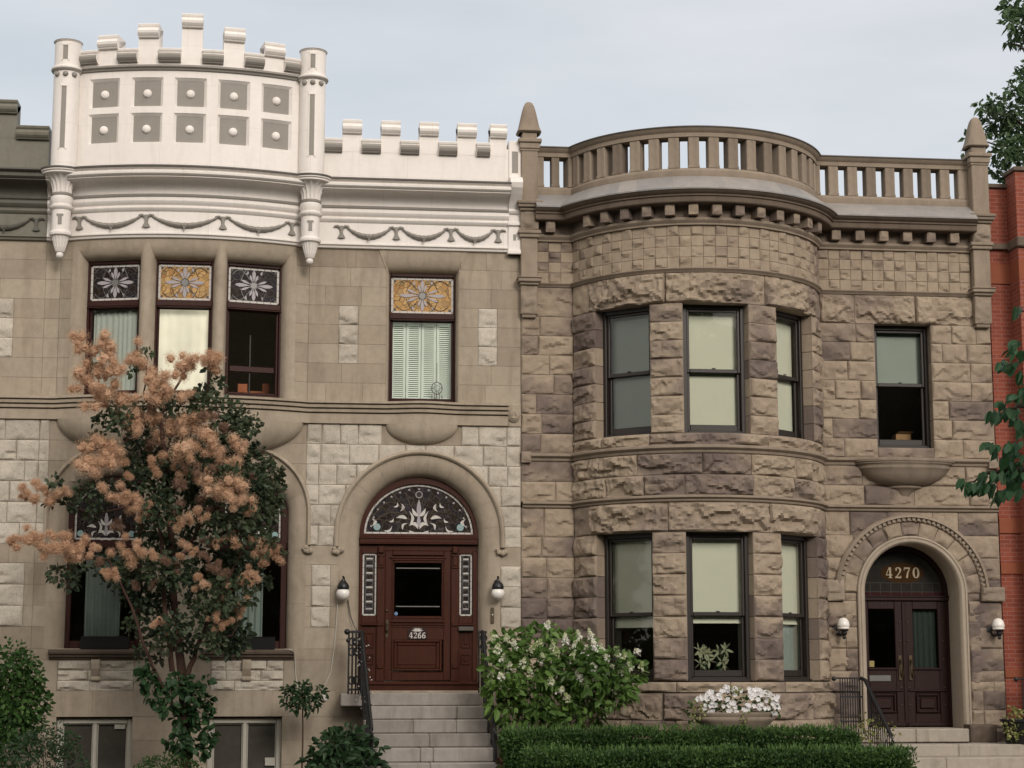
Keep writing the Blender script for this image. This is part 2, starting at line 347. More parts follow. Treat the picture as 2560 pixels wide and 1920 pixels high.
# ---------------------------------------------------------------- stone blocks
def vnoise(x, y, seed):
    xi = np.floor(x).astype(int); yi = np.floor(y).astype(int); fx = x-xi; fy = y-yi; fx = fx*fx*(3-2*fx); fy = fy*fy*(3-2*fy)
    def h(a, b):
        q = np.sin(a*127.1+b*311.7+seed*74.7)*43758.5453; return q-np.floor(q)
    return (h(xi, yi)*(1-fx)+h(xi+1, yi)*fx)*(1-fy)+(h(xi, yi+1)*(1-fx)+h(xi+1, yi+1)*fx)*fy
CARVE = None
def rockblock(mb, u0, u1, z0, z1, mp, rnd, amp=.07, n0=0., d=.25, res=.03, tv=.5, gap=.0045, m=0):
    u0 += gap; u1 -= gap; z0 += gap; z1 -= gap; W, H = u1-u0, z1-z0
    if W < .03 or H < .03: return
    nu, nv = max(4, int(W/res)), max(4, int(H/res)); sd = rnd.random()*1000
    a = np.linspace(0, 1, nu+1); c = np.linspace(0, 1, nv+1)
    a = .5-.5*np.cos(a*pi)*.35-(.5-a)*.65; c = .5-.5*np.cos(c*pi)*.35-(.5-c)*.65
    A, C = np.meshgrid(a, c, indexing='ij'); x = A*W; y = C*H
    edge = np.minimum(np.minimum(x, W-x), np.minimum(y, H-y))
    h = np.full(x.shape, 9.)
    for k in range(min(9, max(3, int(W*H/.03)+2))):                  # hewn facets: lower envelope of tilted planes
        px, py = rnd.uniform(0, W), rnd.uniform(.15*H, H); gx, gy = rnd.gauss(0, .20), rnd.gauss(-.03, .22)
        h = np.minimum(h, rnd.uniform(.45, 1.0)*amp+gx*(x-px)+gy*(y-py))
    wq = h/amp+(vnoise(x*7, y*11, sd+21)-.5)*1.1; st = .42; fl_ = np.floor(wq/st); fr_ = np.clip((wq/st-fl_-.72)/.28, 0, 1)
    h = h*.45+(fl_+fr_)*st*amp*.55
    lo, hi = np.percentile(h, 4), h.max(); h = (.12+.88*np.clip((h-lo)/max(hi-lo, 1e-4), 0, 1))*amp*rnd.uniform(.75, 1.15)
    h += (vnoise(x*9, y*9, sd)-.5)*amp*.55+(vnoise(x*22, y*22, sd+3)-.5)*amp*.4+(vnoise(x*48, y*48, sd+5)-.5)*amp*.16
    for q in range(1 if W < .6 else 2):                        # split ledges, undercut below
        if rnd.random() < .9:
            lz = H*rnd.uniform(.14, .5)+(vnoise(x*5+11*q, x*0, sd+7+q)-.5)*H*.5+(vnoise(x*17, x*0+q, sd+9)-.5)*H*.16
            xc, xw = rnd.uniform(0, W), max(.14, W*rnd.uniform(.2, .5)); ext = np.clip(1.4-np.abs(x-xc)/xw, 0, 1)
            h = h-np.clip((lz-y)/.018, 0, 1)*ext*amp*rnd.uniform(.5, 1.0)*np.clip(1-(lz-y)/(.18+.1*q), 0, 1)
    h = np.clip(h, -.1*amp, amp*1.35)*np.clip(edge/.028, 0, 1)**.6
    if CARVE is not None: h = np.where(CARVE(x+u0, y+z0), -.30, h)
    P = np.empty(x.shape+(3,)); q = mp(x+u0, h+n0, y+z0)
    for i in range(3): P[..., i] = q[i]
    tm = np.clip(.5+(tv-.5)*.8+(vnoise(u0*1.3+x*1.6, z0*1.3+y*2.2, 5)-.5)*.75+(vnoise(x*7, y*9, sd+2)-.5)*.25, 0, 1); mb.grid(P, tm[:-1, :-1].reshape(-1), m)
    skirt(mb, [(u0+W*i/nu, z0) for i in range(nu)]+[(u1, z0+H*i/nv) for i in range(nv)]+[(u1-W*i/nu, z1) for i in range(nu)]+[(u0, z1-H*i/nv) for i in range(nv)], mp, n0, n0-d, tv, m, True)
def skirt(mb, loop, mp, na, nb, t, m, cv=False):
    k = len(loop); v = [mp(u, na-.30 if cv and CARVE is not None and bool(CARVE(np.float64(u), np.float64(z))) else na, z) for u, z in loop]+[mp(u, nb, z) for u, z in loop]
    mb.add(v, [(i, i+k, (i+1) % k+k, (i+1) % k) for i in range(k)], t, m)
def ashblock(mb, u0, u1, z0, z1, mp, rnd, n0=0., d=.25, tv=.5, gap=.0013, ch=.0018, m=0, cs=.35):
    u0 += gap; u1 -= gap; z0 += gap; z1 -= gap
    if u1-u0 < .02 or z1-z0 < .02: return
    nu = max(1, int((u1-u0)/cs)); n0 = n0+rnd.uniform(-.0015, .0015)
    us = [u0+ch+(u1-u0-2*ch)*i/nu for i in range(nu+1)]
    mb.grid([[mp(u, n0, z0+ch), mp(u, n0, z1-ch)] for u in us], tv, m)
    lp = [(u0+(u1-u0)*i/nu, z0) for i in range(nu+1)]+[(u1-(u1-u0)*i/nu, z1) for i in range(nu+1)]
    li = [(u, z0+ch) for u in us]+[(u, z1-ch) for u in us[::-1]]; k = len(lp)
    mb.add([mp(u, n0, z) for u, z in li]+[mp(u, n0-ch, z) for u, z in lp], [(i, i+k, (i+1) % k+k, (i+1) % k) for i in range(k)], tv, m)
    skirt(mb, lp, mp, n0-ch, n0-d, tv, m)
def cuts(u0, u1, holes):
    iv = [(u0, u1)]
    for a, b_ in holes:
        iv = [p for x, y in iv for p in ((x, min(y, a)), (max(x, b_), y)) if p[1]-p[0] > .012]
    return iv
def courses(mb, mp, rows, u0, u1, opens, kind, lens, rnd, mort=None, amp=.07, n0=0., d=.25, res=.03, m=0, tr=(0, 1), mn=0, rowtr=None):
    """opens: rectangles (u0,u1,z0,z1) or functions (za,zb)->(u0,u1) or None"""
    for ri, (za, zb) in enumerate(zip(rows[:-1], rows[1:])):
        hs = []
        for q in opens:
            if callable(q):
                r = q(za, zb)
                if r: hs.append(r)
            elif min(zb, q[3])-max(za, q[2]) > .02: hs.append((q[0], q[1]))
        for a, b_ in cuts(u0, u1, hs):
            if mort is not None:
                if CARVE is not None:
                    ku, kz = max(2, int((b_-a)/.03)), max(2, int((zb-za)/.03)); U, Z = np.meshgrid(np.linspace(a, b_, ku+1), np.linspace(za, zb, kz+1), indexing='ij'); Nq = np.where(CARVE(U, Z), n0-.32, n0-.011); mort.grid(np.stack(mp(U, Nq, Z), -1), .5, mn)
                k = max(1, int((b_-a)/.25)); CARVE is None and mort.grid([[mp(a+(b_-a)*i/k, n0-.011, za), mp(a+(b_-a)*i/k, n0-.011, zb)] for i in range(k+1)], .5, mn)
            x = a; first = True
            while x < b_-1e-4:
                L = rnd.uniform(*lens)*(rnd.uniform(.45, .9) if first and b_-a > lens[1] else 1); first = False
                y = x+L
                if b_-y < lens[0]*.55: y = b_
                tv = tr[0]+(tr[1]-tr[0])*rnd.random()
                if kind == 'rock': rockblock(mb, x, y, za, zb, mp, rnd, amp, n0, d, res, tv, m=m)
                else: ashblock(mb, x, y, za, zb, mp, rnd, n0, d, tv, m=m)
                x = y
def joints(mb, O, I, prof, mp, idx, m=1):
    for i in idx:
        for (s0, n0), (s1, n1) in zip(prof[1:-2], prof[2:-1]):
            v = []
            for s, n, sg in ((s0, n0, -1), (s0, n0, 1), (s1, n1, 1), (s1, n1, -1)):
                p = [O[j][0]*(1-s)+I[j][0]*s for j in (i-1, i+1)]; r = [O[j][1]*(1-s)+I[j][1]*s for j in (i-1, i+1)]; L = math.dist((p[0], r[0]), (p[1], r[1])) or 1
                v.append(mp(O[i][0]*(1-s)+I[i][0]*s+sg*.0035*(p[1]-p[0])/L, n+.0025, O[i][1]*(1-s)+I[i][1]*s+sg*.0035*(r[1]-r[0])/L))
            mb.add(v, [(0, 1, 2, 3)], .5, m)
def ringsweep(mb, O, I, prof, mp, t=.5, m=0, tl=None):
    """surface blended from outer curve O to inner curve I (lists of (u,z)); prof [(s, n)]"""
    G = []
    for s, n in prof: G.append([mp(o[0]*(1-s)+i[0]*s, n, o[1]*(1-s)+i[1]*s) for o, i in zip(O, I)])
    mb.grid(G, t, m)
def splay(D, k=7): return [(0, -.03), (0, .012)]+[(s, .012-D*(1-sqrt(max(0, 1-s*s)))) for s in [i/k for i in range(1, k+1)]]+[(1.0, -D-.06)]
def arccurve(cu, cz, rx, rz, zb, k=28, nl=3):
    return [(cu-rx, zb+(cz-zb)*i/nl) for i in range(nl)]+[(cu-rx*cos(pi*i/k), cz+rz*sin(pi*i/k)) for i in range(k+1)]+[(cu+rx, cz+(zb-cz)*(i+1)/nl) for i in range(nl)]
def spread(za, zb, h):
    k = max(1, round((zb-za)/h)); return [za+(zb-za)*i/k for i in range(k+1)]

# ---------------------------------------------------------------- joinery
def frame_bars(mb, x0, x1, z0, z1, f, y0, y1, t=.5, m=0, fb=None, ft=None, b=.008):
    fb = fb or f; ft = ft or f
    mb.box(x0, x0+f, y0, y1, z0, z1, t, m, b); mb.box(x1-f, x1, y0, y1, z0, z1, t, m, b)
    mb.box(x0+f, x1-f, y0+.0015, y1, z0, z0+fb, t, m, b); mb.box(x0+f, x1-f, y0+.0015, y1, z1-ft, z1, t, m, b)
def quad(x0, x1, y, z0, z1):
    q = MB(); q.add([(x0, y, z0), (x1, y, z0), (x1, y, z1), (x0, y, z1)], [(0, 1, 2, 3)]); return q
def child(mb, name, mat, p, smooth=0):
    o = mb.build(name, mat, None, smooth); o.parent = p; return o
def folds(x0, x1, y, z0, z1, k, amp, rnd):
    q = MB(); n = k*8; P = []
    for i in range(n+1):
        x = x0+(x1-x0)*i/n; yy = y+amp*sin(i/8*2*pi+1.2*sin(i*.13+rnd.random()*.3))
        P.append([(x, yy, z0), (x, yy*.5+y*.5, (z0+z1)/2), (x, y+(yy-y)*.6, z1)])
    q.grid(P); return q
def sash_window(house, name, mp, u0, u1, z0, z1, rec=.16, zm=None, blinds=(), bm='blind', label=None, gm='glass', sheer=False):
    """double-hung dark sash in an opening; local x along wall, y inwards"""
    c = (u0+u1)/2; p0 = mp(u0, -rec, z0); p1 = mp(u1, -rec, z0); W = math.dist(p0[:2], p1[:2])/2+.02; H = z1-z0; rot = math.atan2(p1[1]-p0[1], p1[0]-p0[0])
    loc = ((p0[0]+p1[0])/2, (p0[1]+p1[1])/2, z0); zm = H*.49 if zm is None else zm-z0
    q = MB(); frame_bars(q, -W, W, -.01, H+.02, .075, 0, .14, fb=.07, ft=.09); q.box(-W+.02, W-.02, -.035, .02, -.012, .03, .5, 0, .006)
    wdw = q.build(name, MT['wframe'], house, loc=loc, rotz=rot)
    if label: wdw['label'] = label
    q = MB(); frame_bars(q, -W+.076, W-.076, zm-.03, H-.07, .042, .035, .075, fb=.06); q.box(-.03, .03, .02, .04, zm+.03, zm+.045, .5, 0, .004); child(q, 'sash', MT['wframe'], wdw)
    q = MB(); frame_bars(q, -W+.076, W-.076, .061, zm+.028, .048, .08, .12, fb=.10, ft=.05); child(q, 'sash', MT['wframe'], wdw)
    child(quad(-W+.11, W-.11, .055, zm+.02, H-.1), 'pane', MT[gm], wdw); child(quad(-W+.12, W-.12, .10, .15, zm-.015), 'pane', MT[gm], wdw)
    for za, zb in blinds:
        q = quad(-W+.08, W-.08, .165, za-z0, zb-z0); q.box(-W+.08, W-.08, .155, .175, za-z0-.02, za-z0, .5, 0, .004)
        child(q, 'blind', MT[bm], wdw)
    if sheer: child(folds(-W+.08, W-.08, .24, .06, zm, 7, .018, random.Random(3)), 'curtain', MT['curtaind'], wdw, 60)
    return wdw
def petal(cx, cz, ang, L, wd, bend=0, k=10, pw=.75):
    l, r = [], []
    for i in range(k+1):
        s = i/k; wv = wd*sin(pi*s**pw)*.5+.001; x = L*s; z = bend*sin(pi*s)*L
        a = ang; X = cx+x*cos(a)-z*sin(a); Z = cz+x*sin(a)+z*cos(a); l.append((X-wv*sin(a), Z+wv*cos(a))); r.append((X+wv*sin(a), Z-wv*cos(a)))
    return l, r
def LOC(u, n, z): return (u, -n, z)
def disc(mb, cx, cz, r, n0, n1, m, k=20): mb.prism([(cx+r*cos(2*pi*i/k), cz+r*sin(2*pi*i/k)) for i in range(k)], LOC, n0, n1, .5, m)
def border(mb, pts, wd, n0, n1, m, seg=.12, gap=.006, mp=LOC):
    """row of little opal pieces following a polyline"""
    for a, b_ in zip(pts[:-1], pts[1:]):
        L = math.dist(a, b_); k = max(1, round(L/seg)); dx, dz = (b_[0]-a[0])/L, (b_[1]-a[1])/L
        for i in range(k):
            s0, s1 = L*i/k+gap/2, L*(i+1)/k-gap/2
            mb.prism([(a[0]+dx*s0-dz*wd/2, a[1]+dz*s0+dx*wd/2), (a[0]+dx*s0+dz*wd/2, a[1]+dz*s0-dx*wd/2), (a[0]+dx*s1+dz*wd/2, a[1]+dz*s1-dx*wd/2), (a[0]+dx*s1-dz*wd/2, a[1]+dz*s1+dx*wd/2)], mp, n0, n1, .5, m)
def star_panel(wdw, x0, x1, y, z0, z1, back, dark):
    """leaded panel with a four-armed flower inside an opal border"""
    q = MB(); cx, cz, w_, h_ = (x0+x1)/2, (z0+z1)/2, x1-x0, z1-z0
    mp = lambda u, n, z: (u, y-n, z)
    q.add([mp(x0, 0, z0), mp(x1, 0, z0), mp(x1, 0, z1), mp(x0, 0, z1)], [(0, 1, 2, 3)], .5, 0)
    e = .018; border(q, [(x0+e, z0+e), (x1-e, z0+e), (x1-e, z1-e), (x0+e, z1-e), (x0+e, z0+e)], .034, 0, .006, 1, .115, .007, mp)
    for sx in (-1, 1):
        for sz in (-1, 1): q.prism([(cx+sx*(w_/2-.04), cz+sz*(h_/2-.04)), (cx+sx*(w_/2-.075), cz+sz*(h_/2-.04)), (cx+sx*(w_/2-.075), cz+sz*(h_/2-.075)), (cx+sx*(w_/2-.04), cz+sz*(h_/2-.075))], mp, 0, .006, .5, 3)
    for k, (a, L) in enumerate(((0, .37*w_), (pi/2, .43*h_), (pi, .37*w_), (3*pi/2, .43*h_))):
        for da, ll, ww in ((0, L, .058), (.37, L*.72, .036), (-.37, L*.72, .036)):
            l, r = petal(cx+.035*cos(a+da), cz+.035*sin(a+da), a+da, ll-.03, ww, pw=1.7); q.strip(l, r, mp, 0, .008, .5, 2)
    for rr, mm, nn in ((.068, 3, .011), (.05, 4, .014)): q.prism([(cx+rr*cos(2*pi*i/24), cz+rr*sin(2*pi*i/24)) for i in range(24)], mp, 0, nn, .5, mm)
    for s1 in (-1, 1):                                        # scrolling leads and little crescents
        for s2 in (-1, 1):
            cc = [(cx+s1*w_*(.08+.34*i/12), cz+s2*h_*(.16+.26*sin(i/12*2.6))) for i in range(13)]
            q.tube([mp(a, .005, b_) for a, b_ in cc], .0055, 5, .5, 3 if not dark else 4)
            cc = [(cx+s1*w_*(.14+.12*i/10), cz+s2*h_*(.44-.34*(i/10)**1.5)) for i in range(11)]
            q.tube([mp(a, .005, b_) for a, b_ in cc], .005, 5, .5, 3 if not dark else 4)
            l, r = petal(cx+s1*w_*.15, cz+s2*h_*.30, s2*pi/2*.8, .07, .03, s1*.2); q.strip(l, r, mp, 0, .006, .5, 2)
    return child(q, 'stained_glass', [MT[back], MT['opal'], MT['milk'], MT['lead'], MT['pewter']], wdw)
def fleur(q, cx, zb, s, mp):
    """white glass fleuron standing on zb, scale s (half height about s)"""
    for x, z, a, L, w_, bd, mm in ((0, .55, pi/2, .62, .16, 0, 2), (0, .15, pi/2, .50, .13, 0, 2), (-.03, .55, pi/2+.62, .36, .12, .1, 1), (.03, .55, pi/2-.62, .36, .12, -.1, 1),
            (-.32, .22, pi/2+.05, .52, .10, -.22, 1), (.32, .22, pi/2-.05, .52, .10, .22, 1), (-.42, .46, pi-.06, .40, .12, -.15, 1), (.42, .46, .06, .40, .12, .15, 1),
            (-.02, .10, pi-.3, .36, .13, -.38, 1), (.02, .10, .3, .36, .13, .38, 1), (-.36, .03, -.25, .37, .08, -.1, 1), (.36, .03, pi+.25, .37, .08, .1, 1),
            (-.58, .06, .95, .30, .08, .3, 1), (.58, .06, pi-.95, .30, .08, -.3, 1), (-.62, 1.0, -pi/2-.2, .28, .10, .3, 1), (.62, 1.0, -pi/2+.2, .28, .10, -.3, 1)):
        l, r = petal(cx+x*s, zb+z*s, a, L*s, w_*s, bd); q.strip(l, r, mp, 0, .008, .5, mm)
def digits(mb, txt, cx, z0, h, mp, n0, n1, m=0, sp=.72):
    """serif numerals drawn as ribbons of changing width"""
    def rib(pts, ws):
        l, r = [], []
        for i, (x, z) in enumerate(pts):
            a = pts[max(i-1, 0)]; b_ = pts[min(i+1, len(pts)-1)]; L = math.dist(a, b_) or 1; nx, nz_ = -(b_[1]-a[1])/L, (b_[0]-a[0])/L; w_ = ws[i]/2
            l.append((X+(x+nx*w_)*h, z0+(z+nz_*w_)*h)); r.append((X+(x-nx*w_)*h, z0+(z-nz_*w_)*h))
        mb.strip(l, r, mp, n0, n1, .5, m)
    def arc(cx_, cz_, rx, rz, a0, a1, k=16): return [(cx_+rx*cos(a0+(a1-a0)*i/k), cz_+rz*sin(a0+(a1-a0)*i/k)) for i in range(k+1)]
    for i, ch in enumerate(txt):
        X = cx+(i-(len(txt)-1)/2)*sp*h
        if ch == '4':
            rib([(.02, 1.0), (-.28, .32)], [.07, .07]); rib([(-.31, .29), (.30, .29)], [.09, .09]); rib([(.10, 1.0), (.10, .02)], [.17, .17]); rib([(-.06, .035), (.26, .035)], [.07, .07])
        elif ch == '0': p = arc(0, .5, .235, .465, 0, 2*pi, 28); rib(p, [.07+.12*abs(cos(2*pi*k/28))**1.3 for k in range(29)])
        elif ch == '2':
            p = arc(-.01, .72, .225, .245, 2.7, -.55, 14)+[(-.05, .25), (-.25, .08)]; rib(p, [.16, .13]+[.09]*4+[.11, .14, .17, .18, .18, .17, .15, .13, .11]+[.09, .09]); rib([(-.28, .065), (.27, .065)], [.13, .15]); rib([(.25, .03), (.27, .25)], [.07, .04]); disc_(mb, X-.18*h, z0+.76*h, .075*h, mp, n0, n1, m)
        elif ch == '7':
            rib([(-.27, .93), (.29, .93)], [.15, .13]); rib([(-.25, .97), (-.28, .70)], [.06, .05]); rib([(.26, .90), (.06, .50), (-.03, .02)], [.07, .13, .19])
        elif ch == '6':
            p = arc(0, .30, .225, .265, 0, 2*pi, 24); rib(p, [.11+.08*abs(cos(2*pi*k/24))**1.3 for k in range(25)]); rib(arc(.16, .36, .37, .60, 1.45, 3.1, 12), [.11, .11, .12, .12, .13, .14, .15, .16, .17, .18, .18, .18, .18]); disc_(mb, X+.19*h, z0+.86*h, .075*h, mp, n0, n1, m)
def disc_(mb, cx, cz, r, mp, n0, n1, m, k=12): mb.prism([(cx+r*cos(2*pi*i/k), cz+r*sin(2*pi*i/k)) for i in range(k)], mp, n0, n1, .5, m)
# ================================================================ house with the white battlemented parapet
A = thing('row_house', 'smooth tan stone row house with white battlemented parapet, stained glass and a red-brown arched door', 'house', (-.3, 0, 0), 'attached row houses')
rnd = random.Random(11)
XL, XR = -4.085, 3.405
bu = BAY.u
q = MB(); MORT = stone('light_mortar', [(.265, .218, .165), (.285, .235, .178)], bumpd=.002)
# --- lower storeys
def bigarch(za, zb):
    if za < 2.0 or za >= 5.19: return None
    if zb <= 4.2: return (-3.885, .025)
    dz = zb-4.2
    if dz >= 1.0: return None
    hw = .96+sqrt(1-dz*dz)*.975; return (-1.93-hw, -1.93+hw)
def doorarch(za, zb):
    if za < 1.40 or za >= 5.1: return None
    dz = max(0, zb-3.87)
    if dz >= 1.235: return None
    hw = sqrt(1.25**2-dz*dz); return (1.81-hw, 1.81+hw)
low = [(-3.67, -2.535, -.3, 1.075), (-1.41, -.28, -.3, 1.075), (-3.68, -2.535, 1.465, 1.93), (-1.38, -.27, 1.465, 1.93), bigarch, doorarch, (.13, .425, 2.43, 3.395), (3.085, XR, 2.43, 3.395)]
courses(q, MF, [-.3, .35, .72, 1.075, 1.465], XL, XR, low, 'ash', (.8, 1.4), rnd, q, mn=1)
courses(q, MF, [1.465, 1.93], XL, XR, low, 'ash', (.6, 1.2), rnd, q, mn=1)
courses(q, MF, [1.93, 2.1, 2.43, 2.75, 3.07, 3.395, 3.69], XL, XR, low, 'ash', (.5, .95), rnd, q, mn=1)
for a, b_ in ((.13, .425), (3.085, XR)): courses(q, MF, [2.43, 2.75, 3.07, 3.395], a, b_, [], 'rock', (1, 2), rnd, q, .035, res=.026, m=2, mn=1)
for a, b_ in ((-3.68, -2.535), (-1.38, -.27)): courses(q, MF, [1.465, 1.62, 1.775, 1.93], a, b_, [], 'rock', (.45, .7), rnd, q, .05, n0=-.01, res=.026, m=2, mn=1)
def _cv(x, z):
    d = np.hypot(x-1.81, z-3.87); bx = np.maximum(np.abs(x+1.93)-.98, 0); e = np.hypot(bx, np.maximum(z-4.2, 0))
    return (d < 1.30) | (e < 1.03)
CARVE = _cv
R6 = [3.69, 4.01, 4.33, 4.65, 4.97, 5.29, 5.61]
courses(q, MF, R6, XL, -3.93, [bigarch], 'rock', (.3, .42), rnd, q, .035, res=.026, m=2, mn=1)
courses(q, MF, R6, -3.93, .02, [bigarch], 'ash', (.6, 1.1), rnd, q, mn=1)
courses(q, MF, R6, .02, XR, [doorarch, (1.2, 2.46, 5.29, 5.61)], 'rock', (.28, .46), rnd, q, .035, res=.026, m=2, mn=1)
courses(q, MF, [5.29, 5.61], 1.2, 2.46, [], 'ash', (.6, .7), rnd, q, mn=1)
CARVE = None
# --- upper storey: shallow bay and flat part
U8 = [5.955+.3113*i for i in range(9)]
ub0, ub1 = bu(-3.86), bu(.02)
courses(q, BAY, U8, ub0, ub1, [(bu(-3.64), bu(-.22), 5.9, 8.5)], 'ash', (.2, .4), rnd, q, mn=1)
courses(q, MF, U8, XL, -3.86, [], 'ash', (.3, .6), rnd, q, mn=1)
w4cut = lambda za, zb: (1.262, 2.408) if za < 8.0 else (1.228, 2.442)
courses(q, MF, U8, .02, XR, [w4cut, (.497, .806, 6.578, 7.511), (2.718, 3.027, 6.578, 7.511)], 'ash', (.45, .85), rnd, q, mn=1)
for a, b_ in ((.497, .806), (2.718, 3.027)): courses(q, MF, [6.578, 6.889, 7.2, 7.511], a, b_, [], 'rock', (1, 2), rnd, q, .04, res=.026, m=2, mn=1)
q.box(3.2, XR, -.03, .25, 5.6, 5.965, .5, 0, .01)
wallA = q.build('wall', [MT['ashlar'], MORT, MT['pale']], A, 28)
# --- rolled window surrounds
def rectring(x0, x1, z0, zt, o0, o1, ot, ob0=None, ob1=None, k=8, jn=None):
    ob0 = o0 if ob0 is None else ob0; ob1 = o1 if ob1 is None else ob1
    if jn is not None:
        O = [(x0-jn, z0), (x0-jn, zt-.02), (o0, ot)]+[(o0+(o1-o0)*i/k, ot) for i in range(1, k)]+[(o1, ot), (x1+jn, zt-.02), (x1+jn, z0)]
        I = [(x0, z0), (x0, zt-.12), (x0, zt)]+[(x0+(x1-x0)*i/k, zt) for i in range(1, k)]+[(x1, zt), (x1, zt-.12), (x1, z0)]
        return O, I
    O = [(ob0, z0), (o0, ot)]+[(o0+(o1-o0)*i/k, ot) for i in range(1, k)]+[(o1, ot), (ob1, z0)]
    I = [(x0, z0), (x0, zt)]+[(x0+(x1-x0)*i/k, zt) for i in range(1, k)]+[(x1, zt), (x1, z0)]
    return O, I
def surround(mp, *a, D=.19, **k):
    g = MB(); O, I = rectring(*a, **k); ringsweep(g, O, I, splay(D), mp, rnd.random()); return g.build('window_surround', MT['ashlar'], A, 32)
W3 = ((-3.51, -2.63, -3.67, -2.507), (-2.385, -1.458, -2.507, -1.349), (-1.24, -.346, -1.349, -.19))
for x0, x1, o0, o1 in W3: surround(BAY, bu(x0), bu(x1), 5.955, 8.13, bu(o0), bu(o1), 8.44)
surround(MF, 1.30, 2.37, 5.955, 8.09, 1.12, 2.55, 8.43, jn=.045)
# --- round door arch and the basket arch over the lower windows
g = MB(); g1 = arccurve(1.81, 3.87, 1.27, 1.27, 1.43); g2 = arccurve(1.81, 3.87, .935, .935, 1.43)
ringsweep(g, g1, g2, pd_ := [(0, -.03), (0, .003), (.12, .003)]+[(.12+.88*i/9, .004-.26*(1-sqrt(1-(i/9)**2))) for i in range(1, 10)]+[(1, -.32)], MF, .4); joints(g, g1, g2, pd_, MF, (1, 2, 6, 9, 12, 15, 18, 21, 24, 27, 30))
ringsweep(g, arccurve(1.81, 3.87, 1.345, 1.345, 3.68), arccurve(1.81, 3.87, 1.262, 1.262, 3.68), [(0, -.02), (0, .03), (.2, .055), (.5, .066), (.75, .055), (.95, .03), (1, 0)], MF, .6)
for sx in (-1, 1):                                            # carved stops
    for k in range(9):
        a = rnd.uniform(0, pi); g.ball((1.81+sx*1.30+.07*cos(a)*rnd.uniform(.3, 1.3), -.045, 3.65-.06*sin(a)), rnd.uniform(.025, .05), 8, .4)
archA = g.build('door_arch', [MT['ashlar'], MORT], A, 32)
def basket(rx, rz, cx, cz, zb, k=14, nl=3):
    L = [(-1.93-cx-rx, zb+(cz-zb)*i/nl) for i in range(nl)]+[(-1.93-cx-rx*cos(pi/2*i/k), cz+rz*sin(pi/2*i/k)) for i in range(k+1)]
    return L+[(-3.86-u, z) for u, z in L[::-1]]
g = MB(); O, I = basket(.99, .99, .98, 4.2, 2.09), basket(.70, .55, .98, 4.2, 2.09)
ringsweep(g, O, I, pb_ := [(0, -.03), (0, .003), (.3, .003)]+[(.3+.7*i/8, .003-.24*(1-sqrt(1-(i/8)**2))) for i in range(1, 9)]+[(1, -.3)], MF, .3); joints(g, O, I, pb_, MF, (1, 2, 6, 10, 14, 21, 25, 29, len(O)-3, len(O)-2))
ringsweep(g, basket(1.06, 1.06, .98, 4.2, 3.7), basket(.985, .985, .98, 4.2, 3.7), [(0, -.02), (0, .03), (.25, .055), (.6, .06), (.9, .03), (1, 0)], MF, .6)
for sx in (-1, 1):
    for k in range(9):
        a = rnd.uniform(0, pi); g.ball((-1.93+sx*2.0+.07*cos(a)*rnd.uniform(.3, 1.3), -.045, 3.66-.06*sin(a)), rnd.uniform(.025, .05), 8, .4)
g.build('window_arch', [MT['ashlar'], MORT], A, 32)
g = MB(); courses(g, MF, [2.09, 2.75, 3.4, 4.05, 4.76], -2.47, -1.33, [], 'ash', (1.1, 1.3), rnd, None, n0=-.05, d=.3); g.build('mullion_pier', MT['ashlar'], A, 28)
# --- string course with its bulge, corbelled bowls, rosette
bmp = lambda x: .13*cos(pi/2*(x-1.83)/.66)**2 if abs(x-1.83) < .66 else 0
SP = [(0, 5.605), (.055, 5.612), (.055, 5.765), (.025, 5.768), (.025, 5.784), (.085, 5.788), (.092, 5.832), (.05, 5.836), (.05, 5.85), (.118, 5.856), (.126, 5.90), (.09, 5.904), (.09, 5.914), (.155, 5.922), (.155, 5.957), (-.02, 5.967)]
g = MB(); sweep(g, lambda n: arcpath(BAY, n, XL, 3.2, 40, 3, 36, bmp), SP, .5); g.build('string_course', MT['ashlar'], A, 30)
def bowl(cx, zt, rx, ry, rz, mat, nm='corbel_bowl'):
    g = MB(); P = []
    for i in range(29):
        a = pi*i/28; P.append([(cx+rx*cos(a)*cos(e)*1.0, -ry*sin(a)*cos(e)-.0, zt-rz*sin(e)) for e in [pi/2*j/14 for j in range(15)]])
    g.grid(P, .7); return g.build(nm, mat, A, 60)
bowl(-1.93, 5.61, 1.9, .50, .625, MT['ashlar']); bowl(1.83, 5.61, .575, .20, .315, MT['ashlar'])
g = MB(); g.ball((3.29, -.03, 5.77), .095, 16, .4, sy=.6)
for k in range(3): g.tube([(3.29+(.085-.022*k)*cos(a*pi/8+k), -.05-.02*k, 5.77+(.085-.022*k)*sin(a*pi/8+k)) for a in range(15)], .016, 6, .3)
g.build('rosette', MT['ashlar'], A, 50)
for x0, x1, bx in ((-3.81, -2.40, -3.105), (-1.53, -.115, -.83)):
    g = MB(); piece(g, x0, x1, [(-.1, 1.93), (.03, 1.935), (.05, 1.965), (.09, 1.975), (.10, 2.01), (.14, 2.02), (.15, 2.05), (.15, 2.082), (-.2, 2.10)], MF, 3, .1); g.build('window_sill', MT['darktrim'], A, 30)
    g = MB(); piece(g, bx-.065, bx+.065, [(-.05, 1.60), (.03, 1.61), (.05, 1.63), (.05, 1.66), (.035, 1.68), (.06, 1.72), (.10, 1.80), (.115, 1.88), (.115, 1.934), (-.05, 1.934)], MF, 1, .6); g.build('sill_bracket', MT['ashlar'], A, 30)

